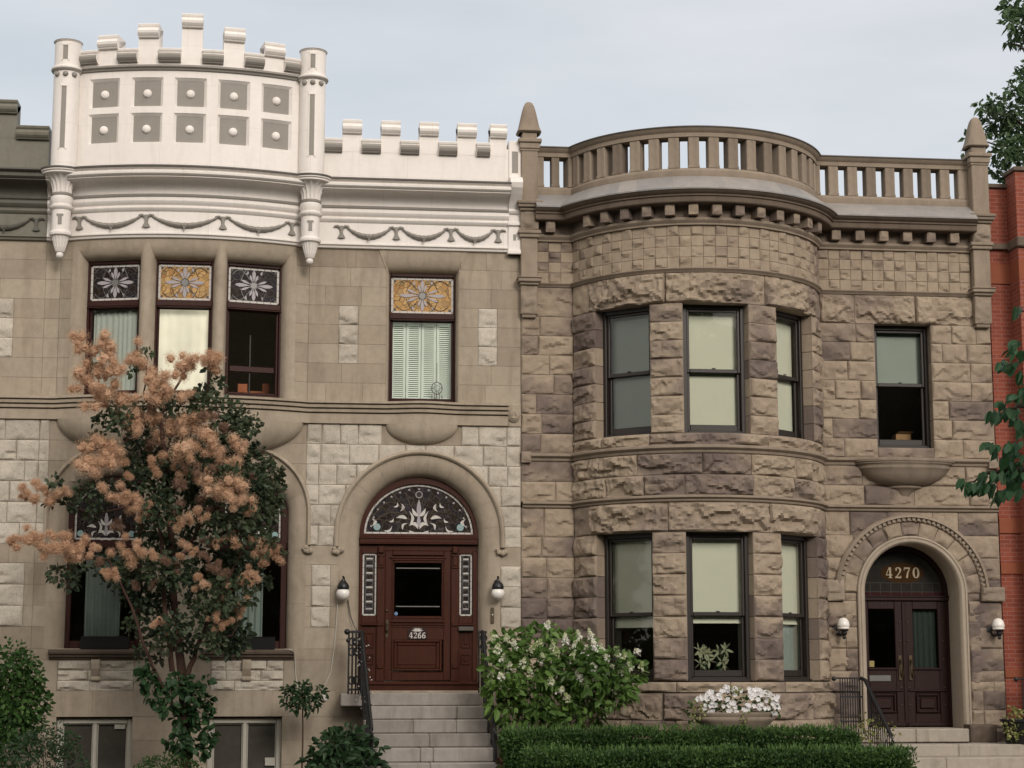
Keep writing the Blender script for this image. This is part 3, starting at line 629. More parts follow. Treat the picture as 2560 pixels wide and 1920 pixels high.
# --- white entablature
pa = lambda n: arcpath(BAY, n, XL, 3.2, 44, 2, 6)
cov = [(.12+.28*(1-cos(pi/2*i/9)), 9.12+.19*sin(pi/2*i/9)) for i in range(10)]
g = MB(); fz = [(0, 8.43), (.05, 8.44), (.06, 8.468), (.09, 8.485), (.09, 8.508), (.07, 8.52), (.07, 8.845), (.085, 8.852), (.105, 8.872), (.12, 8.895), (.12, 8.912), (.10, 8.925)]
sweep(g, pa, fz); g.build('frieze', MT['white'], A, 30)
g = MB(); sweep(g, pa, [(.10, 8.924), (.10, 8.94), (.13, 8.965), (.148, 9.005), (.142, 9.045), (.115, 9.068)]); sweep(g, pa, [(.115, 9.067), (.135, 9.075), (.143, 9.09), (.143, 9.112), (.12, 9.121)], .5, 1)
sweep(g, pa, cov+[(.42, 9.315), (.42, 9.33), (.445, 9.336), (.472, 9.36), (.475, 9.39), (.45, 9.418), (.44, 9.424), (.475, 9.437), (.495, 9.45)]); sweep(g, pa, [(.495, 9.449), (.505, 9.456), (.505, 9.482), (.14, 9.50)], .5, 2)
g.build('cornice', [MT['white'], MT['grey'], MT['lead']], A, 32)
def swag(mp, u0, z0, u1, z1, name='garland', mat='grey', p=A, n=.075):
    g = MB(); P, r = [], []
    for i in range(25):
        s = i/24; u = u0+(u1-u0)*s; z = z0+(z1-z0)*s-.145*(1-(2*s-1)**2); P.append(mp(u, n+.012, z)); r.append(.012+.034*sin(pi*s)**.8+.004*sin(i*2.2))
    g.tube(P, r, 8); 
    for sgn in (-1, 1): g.tube([mp((u0+u1)/2+sgn*.055*k/4*1.3-0.0, n+.055, (z0+z1)/2-.145+.05*(k-2)/2*1.0) for k in range(-3, 4)][2:], .008, 5)
    return g.build(name, MT[mat], p, 50)
def tassel(mp, u, z, name='tassel', mat='grey', p=A, n=.075):
    g = MB()
    for sg in (-1, 1): g.tube([mp(u+sg*.02*1, n+.01, z+.05), mp(u+sg*.06, n+.02, z+.085), mp(u+sg*.11, n+.012, z+.08), mp(u+sg*.125, n+.008, z+.055)], [.02, .022, .016, .006], 6)
    pr = [(.045, .085), (.04, .05), (.022, .0), (.026, -.02), (.02, -.03), (.032, -.05), (.055, -.09), (.062, -.105), (.03, -.115)]
    L = [(u-r, z+h_) for r, h_ in pr]; R_ = [(u+r, z+h_) for r, h_ in pr]; g.strip(L, R_, mp, n-.01, n+.022)
    L = [(u-r*.55, z+h_) for r, h_ in pr]; R_ = [(u+r*.55, z+h_) for r, h_ in pr]; g.strip(L, R_, mp, n, n+.036)
    return g.build(name, MT[mat], p, 40)
fl = [.516, 1.391, 2.271, 3.031]; by = [bu(x) for x in (-3.54, -2.51, -1.35, -.30)]
for mp, us in ((MF, fl), (BAY, by)):
    for u in us: tassel(mp, u, 8.70)
    for a, b_ in zip(us[:-1], us[1:]): swag(mp, a+.09, 8.765, b_-.09, 8.765)

# --- parapets
def coping(mp, u0, u1, zt, n0, name, grey, k=2, body=None, th=.30):
    g = MB(); m = 1 if grey else 0
    pr = [(n0-th, zt-.05), (n0-th, zt), (n0+.05, zt), (n0+.062, zt-.012), (n0+.055, zt-.04), (n0+.035, zt-.062), (n0+.04, zt-.072), (n0+.085, zt-.09), (n0+.108, zt-.125), (n0+.10, zt-.165), (n0+.075, zt-.195), (n0+.06, zt-.205), (n0+.05, zt-.222), (n0-.005, zt-.226)]
    piece(g, u0, u1, pr, mp, k, .5, 0, [0]*6+[m]*7)
    if body is not None:
        nu = 2; g.grid([[mp(u0+(u1-u0)*i/nu, n0, body), mp(u0+(u1-u0)*i/nu, n0, zt-.1)] for i in range(nu+1)])
        for u in (u0, u1): g.add([mp(u, n0, body), mp(u, n0-th, body), mp(u, n0-th, zt), mp(u, n0, zt-.1)], [(0, 1, 2, 3)])
        g.grid([[mp(u0+(u1-u0)*i/nu, n0-th, body), mp(u0+(u1-u0)*i/nu, n0-th, zt)] for i in range(nu+1)])
    return g.build(name, [MT['white'], MT['grey']], A, 35)
mer = [.665, 1.283, 1.90, 2.513, 3.045]
g = MB(); g.box(.1, 3.19, -.147, .15, 9.49, 10.12, .5, 0); g.build('parapet', MT['white'], A)
for i, x in enumerate(mer): coping(MF, x-.155, x+(.155 if i < 4 else .115), 10.52, .15, 'merlon', False, 1, 10.0)
for a, b_ in zip([.20]+[x+.155 for x in mer[:4]], [x-.155 for x in mer]): coping(MF, a+.002, b_-.002, 10.205, .15, 'embrasure_coping', True, 1)
NB = .15; mx_ = [-3.15, -2.54, -1.885, -1.25, -.645]; mt_ = [11.69, 11.86, 12.035, 11.845, 11.67]; mz = 11.46
for x, zt in zip(mx_, mt_): coping(BAY, bu(x)-.158, bu(x)+.158, zt, NB, 'merlon', False, 2, 11.301)
ed = [bu(-3.66)]+[v for x in mx_ for v in (bu(x)-.158, bu(x)+.158)]+[bu(-.14)]
for a, b_ in zip(ed[0::2], ed[1::2]): coping(BAY, a+.002, b_-.002, mz, NB, 'embrasure_coping', True, 2)
g = MB(); pc = [bu(x) for x in (-3.2, -2.545, -1.89, -1.235, -.585)]; pw = .205; sp_ = .04
zr = [(9.957, 10.376), (10.538, 10.952)]; u_ = [ub0]+[v for c in pc for v in (c-pw-sp_, c+pw+sp_)]+[ub1]; z_ = [9.49, zr[0][0]-.02, zr[0][1]+sp_, zr[1][0]-.02, zr[1][1]+sp_, 11.30]
for i in range(len(u_)-1):
    for j in range(5):
        a, b_, c, d = u_[i], u_[i+1], z_[j], z_[j+1]
        if i % 2 == 1 and j in (1, 3):
            za, zb = zr[j//2]; ia, ib = pc[i//2]-pw, pc[i//2]+pw
            for e in ([(a, c), (b_, c), (ib, za), (ia, za)], [(b_, c), (b_, d), (ib, zb), (ib, za)], [(b_, d), (a, d), (ia, zb), (ib, zb)], [(a, d), (a, c), (ia, za), (ia, zb)]):
                g.add([BAY(e[0][0], NB, e[0][1]), BAY(e[1][0], NB, e[1][1]), BAY(e[2][0], NB-.045, e[2][1]), BAY(e[3][0], NB-.045, e[3][1])], [(0, 1, 2, 3)])
        else:
            k = max(1, int((b_-a)/.15)); g.grid([[BAY(a+(b_-a)*s/k, NB, c), BAY(a+(b_-a)*s/k, NB, d)] for s in range(k+1)])
sweep(g, lambda n: arcpath(BAY, n, -3.87, .03, 44, 1, 1), [(NB-.3, 9.49), (NB-.3, 11.30)]); sweep(g, lambda n: arcpath(BAY, n, -3.87, .03, 44, 1, 1), [(NB-.3, 11.30), (NB, 11.30)])
parapet = g.build('parapet', MT['white'], A, 30)
g = MB(); sweep(g, lambda n: arcpath(BAY, n, -3.80, -.05, 44, 1, 1), [(NB-.02, 11.105), (NB+.03, 11.11), (NB+.04, 11.135), (NB+.075, 11.15), (NB+.075, 11.175), (NB+.05, 11.19), (NB-.02, 11.195)]); g.build('parapet_moulding', MT['grey'], A, 30)
for c in pc:
    for za, zb in zr:
        g = MB(); g.grid([[BAY(c-pw+2*pw*i/3, NB-.045, za), BAY(c-pw+2*pw*i/3, NB-.045, zb)] for i in range(4)]); pn = g.build('panel', MT['grey'], A)
        g = MB(); x, y, z = BAY(c, NB-.04, (za+zb)/2-.005); g.ball((x, y, z), .068, 18, .5, sy=.62); bo = g.build('boss', MT['white'], None, 60); bo.parent = pn; bo.matrix_parent_inverse = pn.matrix_parent_inverse.inverted() @ Matrix.Translation((.3, 0, 0)) if False else Matrix.Identity(4)
        bo.matrix_parent_inverse = Matrix.Identity(4)
# --- turrets
for tx in (-3.84, .02):
    ty = -.26; g = MB()
    g.lathe([(.205, 9.49), (.205, 11.095), (.235, 11.11), (.245, 11.13), (.245, 11.155), (.225, 11.175), (.205, 11.18), (.205, 11.57), (.222, 11.58), (.222, 11.60), (.19, 11.615), (.01, 11.665)], (tx, ty, 0), 32)
    tur = g.build('turret', [MT['white']], A, 35)
    def sub(gg, nm, mat, sm=40):
        o = gg.build(nm, mat, None, sm); o.parent = tur; return o
    g = MB(); g.lathe([(.224, 11.585), (.228, 11.594), (.222, 11.602)], (tx, ty, 0), 32); sub(g, 'turret_band', MT['grey']); g = MB(); g.lathe([(.237, 11.100), (.250, 11.118), (.250, 11.128)], (tx, ty, 0), 32); sub(g, 'turret_band', MT['grey'])
    cyl = lambda u, n, z: (tx+(.205+n)*sin(u), ty-(.205+n)*cos(u), z)
    for za, zb in ((9.83, 10.83), (11.27, 11.50)):
        g = MB(); a0 = rad(0)-(.06 if tx < -1 else .02)
        g.grid([[cyl(a0-.18+.36*i/3, .002, za), cyl(a0-.18+.36*i/3, .002, zb)] for i in range(4)]); sub(g, 'slot_panel', MT['grey'])
        g = MB(); g.strip([(a0-.32, za-.03), (a0-.25, zb+.04)], [(a0-.185, za), (a0-.185, zb)], cyl, -.01, .012); g.strip([(a0+.185, za), (a0+.185, zb)], [(a0+.32, za-.03), (a0+.25, zb+.04)], cyl, -.01, .012); g.strip([(a0-.25, zb), (a0+.25, zb)], [(a0-.28, zb+.04), (a0+.28, zb+.04)], cyl, -.01, .016); sub(g, 'slot_frame', MT['white'])
    for da in (-.68, 0, .68):
        g = MB(); g.ball(cyl(da, .0, 11.03), .045, 14, .5); sub(g, 'stud', MT['grey'], 60)
    sy_ = -.33; g = MB()
    g.lathe([(.13, 8.43), (.165, 8.445), (.175, 8.475), (.165, 8.505), (.145, 8.52), (.145, 8.845), (.17, 8.86), (.19, 8.885), (.19, 8.905), (.155, 8.925), (.16, 8.95), (.178, 8.99), (.172, 9.05), (.15, 9.07)], (tx, sy_, 0), 28)
    g.lathe([(.148, 9.07), (.165, 9.08), (.168, 9.11), (.148, 9.122)], (tx, sy_, 0), 28, m=1); sub(g, 'turret_shaft', [MT['white'], MT['grey']])
    g = MB(); g.lathe([(.147, 9.12), (.155, 9.2), (.185, 9.28), (.235, 9.345), (.305, 9.39)], (tx, sy_, 0), 48, flute=.14, nf=16)
    g.lathe([(.20, 9.38), (.30, 9.385), (.325, 9.40), (.325, 9.42), (.35, 9.435), (.352, 9.452)], (tx, sy_, 0), 32); g.lathe([(.352, 9.45), (.362, 9.457), (.362, 9.483), (.2, 9.50)], (tx, sy_, 0), 32, m=1); sub(g, 'capital', [MT['white'], MT['lead']])
    g = MB(); g.lathe([(.055, 8.185), (.07, 8.20), (.095, 8.28), (.125, 8.40), (.14, 8.435)], (tx, sy_, 0), 48, flute=.1, nf=16); g.ball((tx, sy_, 8.145), .058, 16); sub(g, 'pendant', MT['white'])
    g = MB(); g.box(tx-.03, tx+.03, sy_-.150, sy_-.10, 8.6, 8.74, .5); g.box(tx-.05, tx+.05, sy_-.152, sy_-.10, 8.74, 8.77, .5); sub(g, 'slot_panel', MT['grey'])
# --- end pier and scroll at the party line
g = MB(); g.box(3.19, 3.40, -.17, .15, 9.50, 10.26, .5, 0, .012); g.box(3.19, 3.405, -.10, .1, 8.39, 9.07, .5, 0, .01); g.box(3.18, 3.405, -.135, .1, 8.39, 8.46, .5, 0, .01); g.box(3.18, 3.405, -.14, .1, 8.86, 8.92, .5, 0, .01)
piece(g, 3.195, 3.395, [(.1, 9.05), (.14, 9.06), (.16, 9.09), (.15, 9.13), (.22, 9.22), (.33, 9.33), (.41, 9.42), (.44, 9.50), (.40, 9.57), (.30, 9.62), (.15, 9.63), (0, 9.63)], MF, 2)
ep = g.build('end_pier', MT['white'], A, 35)
for z0, z1, hw, yy in ((9.72, 10.08, .05, -.172), (8.62, 8.72, .022, -.103)):
    g = MB(); g.box(3.295-hw, 3.295+hw, yy-.002, yy+.02, z0, z1, .5); o = g.build('slot_panel', MT['grey']); o.parent = ep

# --- upper windows
def red_window(mp, u0, u1, z0, z1, zt, back, dark, rec=.20):
    p0 = mp(u0, -rec, z0); p1 = mp(u1, -rec, z0); W = math.dist(p0[:2], p1[:2])/2+.015; rot = math.atan2(p1[1]-p0[1], p1[0]-p0[0]); H = z1-z0; zt -= z0
    q = MB(); frame_bars(q, -W, W, -.01, H+.05, .045, 0, .15, fb=.085, ft=.10); q.box(-W+.02, W-.02, -.012, .14, zt-.055, zt+.045, .5, 0, .012); q.box(-W+.02, W-.02, -.025, .1, zt-.075, zt-.055, .5, 0, .006)
    wdw = q.build('window', MT['redwood'], A, loc=((p0[0]+p1[0])/2, (p0[1]+p1[1])/2, z0), rotz=rot)
    star_panel(wdw, -W+.048, W-.048, .05, zt+.05, H-.055, back, dark)
    q = MB(); frame_bars(q, -W+.046, W-.046, .08, zt-.06, .034, .05, .10); child(q, 'sash', MT['redwood'], wdw)
    child(quad(-W+.075, W-.075, .075, .10, zt-.08), 'pane', MT['glass'], wdw); return wdw, W, H, zt
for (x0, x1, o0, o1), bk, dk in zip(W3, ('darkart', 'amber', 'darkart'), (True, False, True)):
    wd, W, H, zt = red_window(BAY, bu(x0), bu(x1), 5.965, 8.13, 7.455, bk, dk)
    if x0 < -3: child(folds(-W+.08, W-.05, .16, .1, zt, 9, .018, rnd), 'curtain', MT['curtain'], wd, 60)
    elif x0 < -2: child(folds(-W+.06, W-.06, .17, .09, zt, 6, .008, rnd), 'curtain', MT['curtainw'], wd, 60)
    else:
        q = MB(); q.box(-W+.1, W-.1, .055, .10, .44, .53, .5, 0, .006); child(q, 'transom_rail', MT['redwood'], wd)
        q = MB(); q.box(-.04, -.012, .09, .12, .10, zt-.45, .5, 0, .004); child(q, 'glazing_bar', MT['wframe'], wd)
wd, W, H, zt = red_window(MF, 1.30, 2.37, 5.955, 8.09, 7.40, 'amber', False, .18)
q = MB()
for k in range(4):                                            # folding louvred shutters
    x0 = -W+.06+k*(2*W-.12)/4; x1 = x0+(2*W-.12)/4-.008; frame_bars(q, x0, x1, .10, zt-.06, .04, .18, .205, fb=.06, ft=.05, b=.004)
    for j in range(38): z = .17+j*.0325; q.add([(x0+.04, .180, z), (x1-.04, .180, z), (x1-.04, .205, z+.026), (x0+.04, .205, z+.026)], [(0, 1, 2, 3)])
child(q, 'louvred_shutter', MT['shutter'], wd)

# --- lower windows under the basket arch
for x0, x1, left in ((-3.63, -2.47, True), (-1.33, -.26, False)):
    q = MB(); y = .2; mp = lambda u, n, z: (u, y-n, z)
    rx, rz = .66, .54; cx = x0+rx if left else x1-rx; zt = 4.74
    def outl(d):
        P = []
        if left: P = [(x0+d, 3.73), (x0+d, 4.2)]+[(cx-(rx-d)*cos(pi/2*i/10), 4.2+(rz-d)*sin(pi/2*i/10)) for i in range(1, 11)]+[(x1-d, zt-d), (x1-d, 3.73)]
        else: P = [(x0+d, 3.73), (x0+d, zt-d)]+[(cx+(rx-d)*cos(pi/2*i/10), 4.2+(rz-d)*sin(pi/2*i/10)) for i in range(10, 0, -1)]+[(x1-d, 4.2), (x1-d, 3.73)]
        return P
    q.strip(outl(-.02), outl(.085), mp, -.12, 0); q.strip(outl(.08), outl(.10), mp, -.1, -.03)
    q.box(x0, x1, y-.02, y+.12, 3.64, 3.76, .5, 0, .012); q.box(x0-.01, x0+.085, y, y+.12, 2.09, 3.65, .5, 0, .01); q.box(x1-.085, x1+.01, y, y+.12, 2.09, 3.65, .5, 0, .01); q.box(x0+.085, x1-.085, y+.002, y+.12, 2.09, 2.22, .5, 0, .01)
    wd = q.build('window', MT['redwood'], A)
    bi = lambda gg, nm, mt, sm=0: [setattr(o, 'parent', wd) for o in [gg.build(nm, mt, None, sm)]]
    q = MB(); P = outl(.09); q.prism([(u, max(z, 3.75)) for u, z in P], mp, -.065, -.06, .5, 0)
    m2 = lambda u, n, z: (u, y+.06-n, z); border(q, [(u, max(z, 3.79)) for u, z in outl(.115)], .028, 0, .007, 1, .10, .007, m2); border(q, [(x0+.115, 3.79), (x1-.115, 3.79)], .028, 0, .007, 1, .10, .007, m2)
    fleur(q, (x0+x1)/2, 3.80, .36, m2); disc_(q, x1-.19 if left else x1-.19, 3.87, .05, m2, 0, .01, 4); disc_(q, x0+.19, 3.87, .05, m2, 0, .01, 4)
    bi(q, 'stained_glass', [MT['darkart'], MT['opal'], MT['milk'], MT['lead'], MT['aqua']])
    bi(quad(x0+.08, x1-.08, y+.07, 2.2, 3.66), 'pane', MT['glassdim'])
    bi(folds(x0+.28, x1-.34 if left else x1-.36, y+.2, 2.2, 3.66, 5, .03, rnd), 'curtain', MT['curtaind'], 60)

# --- basement windows
for x0, x1 in ((-3.67, -2.535), (-1.41, -.28)):
    q = MB(); y = .13; frame_bars(q, x0, x1, -.2, 1.055, .085, y, y+.1, b=.01); q.box((x0+x1)/2-.03, (x0+x1)/2+.03, y+.01, y+.08, -.1, .98, .5, 0, .008); frame_bars(q, x0+.085, (x0+x1)/2-.03, -.1, .97, .02, y+.04, y+.07); frame_bars(q, (x0+x1)/2+.03, x1-.085, -.1, .97, .02, y+.04, y+.07)
    wd = q.build('basement_window', MT['wwhite'], A)
    o = quad(x0+.08, x1-.08, y+.05, -.1, .98).build('pane', MT['glassdim']); o.parent = wd
    o = quad(x0+.08, x1-.08, y+.09, -.1, .98).build('insect_screen', plain('grey_screen', (.12, .10, .085), .8, .2, .1)); o.parent = wd
    q = MB(); q.box(x1-.28, x1-.12, y+.035, y+.045, .89, .955) if x0 < -2 else q.box(x1-.25, x1-.10, y+.035, y+.045, .33, .45); o = q.build('sticker', MT['wwhite']); o.parent = wd
def kid(g, nm, mat, p, sm=0): o = g.build(nm, mat, None, sm); o.parent = p; return o
# --- arched door 4266
Y0 = .24; dm = lambda u, n, z: (u, Y0-n, z)
g = MB(); cx = 1.81; x0, x1 = .875, 2.745
g.strip(arccurve(cx, 3.87, .955, .955, 3.86, nl=1), arccurve(cx, 3.90, .875, .805, 3.89, nl=1), dm, -.14, 0); g.strip(arccurve(cx, 3.90, .885, .815, 3.89, nl=1), arccurve(cx, 3.90, .868, .798, 3.89, nl=1), dm, -.1, -.02)
for z0, z1, n in ((3.86, 3.905, .0), (3.765, 3.86, .03), (3.74, 3.765, .05), (3.825, 3.845, .045), (3.64, 3.74, -.03)): g.box(x0, x1, Y0-n, Y0+.14, z0, z1, .5, 0, .006)
for a, b_ in ((x0, .925), (1.155, 1.285), (2.325, 2.455), (2.665, x1)): g.box(a, b_, Y0-.005, Y0+.14, 1.60, 3.64, .5, 0, .01)
for a, b_ in ((.925, 1.155), (2.455, 2.665)):
    g.box(a, b_, Y0+.004, Y0+.14, 2.50, 2.615, .5, 0, .006); g.box(a-.02, b_+.02, Y0-.03, Y0+.1, 2.47, 2.50, .5, 0, .006); g.box(a, b_, Y0+.03, Y0+.14, 1.60, 2.47, .5, 0); g.box(a, b_, Y0+.01, Y0+.14, 3.60, 3.66, .5, 0)
    for z0, z1 in ((1.86, 2.03), (2.12, 2.36)): frame_bars(g, a+.03, b_-.03, z0, z1, .02, Y0+.012, Y0+.04, b=.005); g.box(a+.075, b_-.075, Y0+.015, Y0+.04, z0+.05, z1-.05, .5, 0, .012)
for c in (1.22, 2.39):
    g.box(c-.045, c+.045, Y0-.05, Y0, 3.60, 3.71, .5, 0, .012); g.box(c-.04, c+.04, Y0-.03, Y0, 3.40, 3.56, .5, 0, .012); g.box(c-.05, c+.05, Y0-.04, Y0, 3.55, 3.575, .5, 0, .004); g.box(c-.05, c+.05, Y0-.03, Y0, 3.37, 3.40, .5, 0, .004); g.box(c-.05, c+.05, Y0-.03, Y0, 2.46, 2.52, .5, 0, .008); g.box(c-.05, c+.05, Y0-.03, Y0, 1.80, 1.88, .5, 0, .01)
g.box(x0-.01, x1+.01, Y0-.06, Y0+.14, 1.55, 1.60, .5, 0, .012); g.box(x0-.01, x1+.01, Y0-.03, Y0+.14, 1.425, 1.55, .5, 0, .01)
dfr = g.build('door_frame', MT['doorwood'], A)
g = MB(); g.prism([(cx+.875*cos(pi*i/36), 3.895+.805*sin(pi*i/36)) for i in range(37)], dm, -.06, -.055)
fm = lambda u, n, z: (u, Y0+.055-n, z)
border(g, [(cx+.85*cos(pi*i/26), 3.90+.78*sin(pi*i/26)) for i in range(27)], .03, 0, .008, 1, .12, .007, fm); border(g, [(cx-.845, 3.92), (cx+.845, 3.92)], .03, 0, .008, 1, .115, .007, fm)
fleur(g, cx, 3.945, .44, fm)
for sx in (-1, 1):
    disc_(g, cx+sx*.66, 4.015, .055, fm, 0, .012, 4, 20); disc_(g, cx+sx*.66, 4.015, .02, fm, 0, .016, 2, 12)
    l, r = petal(cx+sx*.735, 4.03, pi/2+sx*-.1, .12, .05, sx*.45); g.strip(l, r, fm, 0, .008, .5, 1)
    for px_, pz, a, L in ((.55, 3.955, pi/2+sx*1.0, .15), (.47, 4.10, pi/2+sx*.9, .09), (.40, 4.33, pi/2+sx*.7, .10)): l, r = petal(cx+sx*px_, pz, a, L, .032, sx*.3); g.strip(l, r, fm, 0, .008, .5, 1)
    for k in range(3): g.tube([fm(cx+sx*(.03+.75*s/14), .005, 3.95+(.30+.16*k)*sin(pi*(s/14)**(.8+.2*k)*.9)) for s in range(15)], .006, 5, .5, 5)
for i in range(15): a = pi*(i+.7)/15.4; disc_(g, cx+.76*cos(a), 3.93+.69*sin(a), .02, fm, 0, .008, 2, 4)
for i in range(9): a = pi*(i+1)/10; g.tube([fm(cx+.3*cos(a), .004, 4.0+.28*sin(a)), fm(cx+.76*cos(a), .004, 3.93+.69*sin(a))], .005, 5, .5, 5)
g.tube([fm(cx+.05*cos(2*pi*i/16), .008, 4.53+.05*sin(2*pi*i/16)) for i in range(17)], .009, 6, .5, 2)
g.build('fanlight', [MT['darkart'], MT['opal'], MT['milk'], MT['lead'], MT['aqua'], MT['brass']], A)
for a, b_ in ((.925, 1.155), (2.455, 2.665)):
    g = MB(); sm = lambda u, n, z: (u, Y0+.05-n, z); g.add([sm(a, 0, 2.6), sm(b_, 0, 2.6), sm(b_, 0, 3.62), sm(a, 0, 3.62)], [(0, 1, 2, 3)])
    border(g, [(a+.018, 2.635), (b_-.018, 2.635), (b_-.018, 3.58), (a+.018, 3.58), (a+.018, 2.635)], .024, 0, .008, 1, .10, .006, sm)
    for k in range(8):
        z = 2.72+k*.112; g.prism([(a+.06, z), (b_-.06, z), (b_-.07, z+.022), (a+.07, z+.022)], sm, 0, .008, .5, 1 if k % 2 else 2); frame_bars(g, a+.055, b_-.055, z-.01, z+.10, .007, Y0+.044, Y0+.05, .5, 3, b=.001)
    g.build('sidelight', [MT['darkart'], MT['opal'], MT['milk'], MT['pewter']], A)
g = MB(); Yd = Y0+.03; frame_bars(g, 1.285, 2.325, 1.615, 3.64, .115, Yd, Yd+.06, fb=.13, ft=.07)
g.box(1.40, 2.21, Yd+.001, Yd+.06, 2.43, 2.60, .5, 0, .004); g.box(1.40, 2.21, Yd+.001, Yd+.06, 2.25, 2.44, .5, 0); g.box(1.38, 2.23, Yd-.03, Yd, 2.515, 2.545, .5, 0, .008); g.box(1.38, 2.23, Yd-.02, Yd, 2.475, 2.50, .5, 0, .006)
for k in range(3): d = .035*k; g.box(1.36+d, 2.25-d, Yd-.028+.008*k, Yd+.03, 3.52-d, 3.55-d, .5, 0, .006)
for k in range(2): frame_bars(g, 1.385+.025*k, 2.225-.025*k, 2.575+.02*k, 3.555-.06*k, .022, Yd-.01+.012*k, Yd+.03, b=.005)
door = g.build('front_door', MT['doorwood'], A)
g = MB(); frame_bars(g, 1.395, 2.185, 1.765, 2.245, .035, Yd-.022, Yd+.03, b=.01); frame_bars(g, 1.43, 2.15, 1.80, 2.21, .055, Yd-.008, Yd+.03, b=.014); g.box(1.485, 2.095, Yd-.004, Yd+.03, 1.855, 2.155, .5, 0, .01); kid(g, 'door_panel', MT['doorwood'], door)
kid(quad(1.40, 2.21, Yd+.03, 2.58, 3.56), 'pane', MT['glassdim'], door)
for z in (3.36, 2.76): g = MB(); g.box(1.46, 2.15, Yd+.018, Yd+.028, z, z+.015); kid(g, 'glazing_bar', MT['pewter'], door)
g = MB(); g.prism([(1.645, 2.255), (1.955, 2.255), (1.955, 2.39)]+[(1.80+.155*cos(pi*i/12), 2.39+.058*sin(pi*i/12)) for i in range(1, 12)]+[(1.645, 2.39)], dm, -.028, -.022, .5, 0)
nm_ = lambda u, n, z: (u, Y0+.0215-n, z)
digits(g, '4266', 1.80, 2.272, .090, nm_, 0, .004, 1, .74)
for sx in (-1, 1):
    for k in range(4): l, r = petal(1.80, 2.378, pi/2-sx*(.25+.38*k), .06+.012*k, .016); g.strip(l, r, nm_, 0, .004, .5, 1)
kid(g, 'number_plate', [MT['darkwood'], MT['opal']], door)
g = MB(); g.box(1.30, 1.345, Yd-.012, Yd+.0, 2.28, 2.56, .5, 0, .004); g.tube([(1.322, Yd-.01, 2.50), (1.322, Yd-.06, 2.48), (1.322, Yd-.065, 2.40), (1.322, Yd-.015, 2.35)], .012, 8); g.ball((1.315, Yd-.015, 2.70), .02, 10); kid(g, 'door_handle', MT['brass'], door, 40)
g = MB(); g.box(2.44, 2.68, Y0-.06, Y0, 2.385, 2.455, .5, 0, .01); kid(g, 'letter_box', MT['lead'], dfr)
g = MB(); disc_(g, 1.465, 2.655, .028, lambda u, n, z: (u, Yd+.026-n, z), 0, .003, 0, 16); kid(g, 'sticker', plain('blue_sticker', (.12, .22, .38)), door)
g = MB(); g.box(2.93, 2.98, -.02, 0, 2.50, 2.745, .5, 0, .005); o = thing('doorbell', 'brass doorbell plate on the tan jamb right of the red-brown door', 'doorbell', (2.95, 0, 2.5)); g.build('back_plate', MT['brass'], o); g = MB(); g.ball((2.955, -.025, 2.63), .014, 10); g.build('push_button', MT['opal'], o)
# --- rooms behind the windows, roof
def rooms(p, x0, x1, ztop, floors, depth=3.4, front=.34):
    g = MB(); g.grid([[(x0, depth, -.3), (x0, depth, ztop)], [(x1, depth, -.3), (x1, depth, ztop)]])
    for x in (x0+.02, x1-.02): g.grid([[(x, front, -.3), (x, front, ztop)], [(x, depth, -.3), (x, depth, ztop)]])
    for z in floors: g.box(x0+.03, x1-.03, front, depth-.01, z, z+.25)
    return g.build('room_shell', MT['room'], p)
rooms(A, XL, XR, 8.9, (-.35, 1.12, 5.25))
g = MB(); g.box(XL, XR, .3, 3.5, 8.9, 9.05); g.prism([(BAY.cx+1.93*s/12, 0) for s in range(-12, 13)], lambda u, n, z: (u, 0, 0), 0, 0) if False else None
P = [(x, y) for x, y in arcpath(BAY, -.1, XL, XR, 30)]; g.add([(x, y, 8.95) for x, y in P]+[(XR, .35, 8.95), (XL, .35, 8.95)], [tuple(range(len(P)+2))]); g.build('roof', MT['lead'], A)
g = MB(); g.box(.15, .20, .55, 1.4, 1.4, 3.6) if False else g.box(-1.1, -.95, .9, 1.0, 5.55, 6.36, .5); g.box(-.72, -.60, 1.2, 1.3, 5.55, 6.42, .5, 0, .01); g.box(-1.05, -.62, 1.0, 1.08, 6.2, 6.26, .5); o = g.build('wooden_chair', plain('orange_wood', (.45, .12, .03), .4)); tag(o, 'orange wooden chair seen through the dark right-hand bay window', 'chair')
# --- steps 4266
st = thing('front_steps', 'grey stone steps climbing to the red-brown arched door', 'steps', (1.84, -1, 0), 'front steps of the two houses')
zr = [1.43, 1.24, 1.045, .85, .655, .455, .26, .07]; ys = [-.62-.29*i for i in range(8)]
for i in range(7):
    g = MB(); xa, xb = (.95-.012*i, 2.735+.018*i); k = rnd.choice((2, 3)); xs = [xa]+sorted(rnd.uniform(xa+.4, xb-.4) for _ in range(k-1))+[xb]
    if i == 0: xs = [xa, xb]
    for a, b_ in zip(xs[:-1], xs[1:]): g.box(a+.002, b_-.002, ys[i], (.16 if i == 0 else ys[i-1]+.05), zr[i+1]+.004, zr[i], rnd.random(), 0, .012)
    g.build('step', MT['concrete'], st)
g = MB(); g.box(.60, .95, -.55, .0, 1.235, 1.425, .4, 0, .012); g.build('landing_slab', MT['concrete'], st)
g = MB(); g.box(1.0, 2.70, -2.3, .0, -.1, .06); g.box(1.02, 2.68, -.5, 0, 0, 1.2); g.build('step_core', MT['concrete'], st)
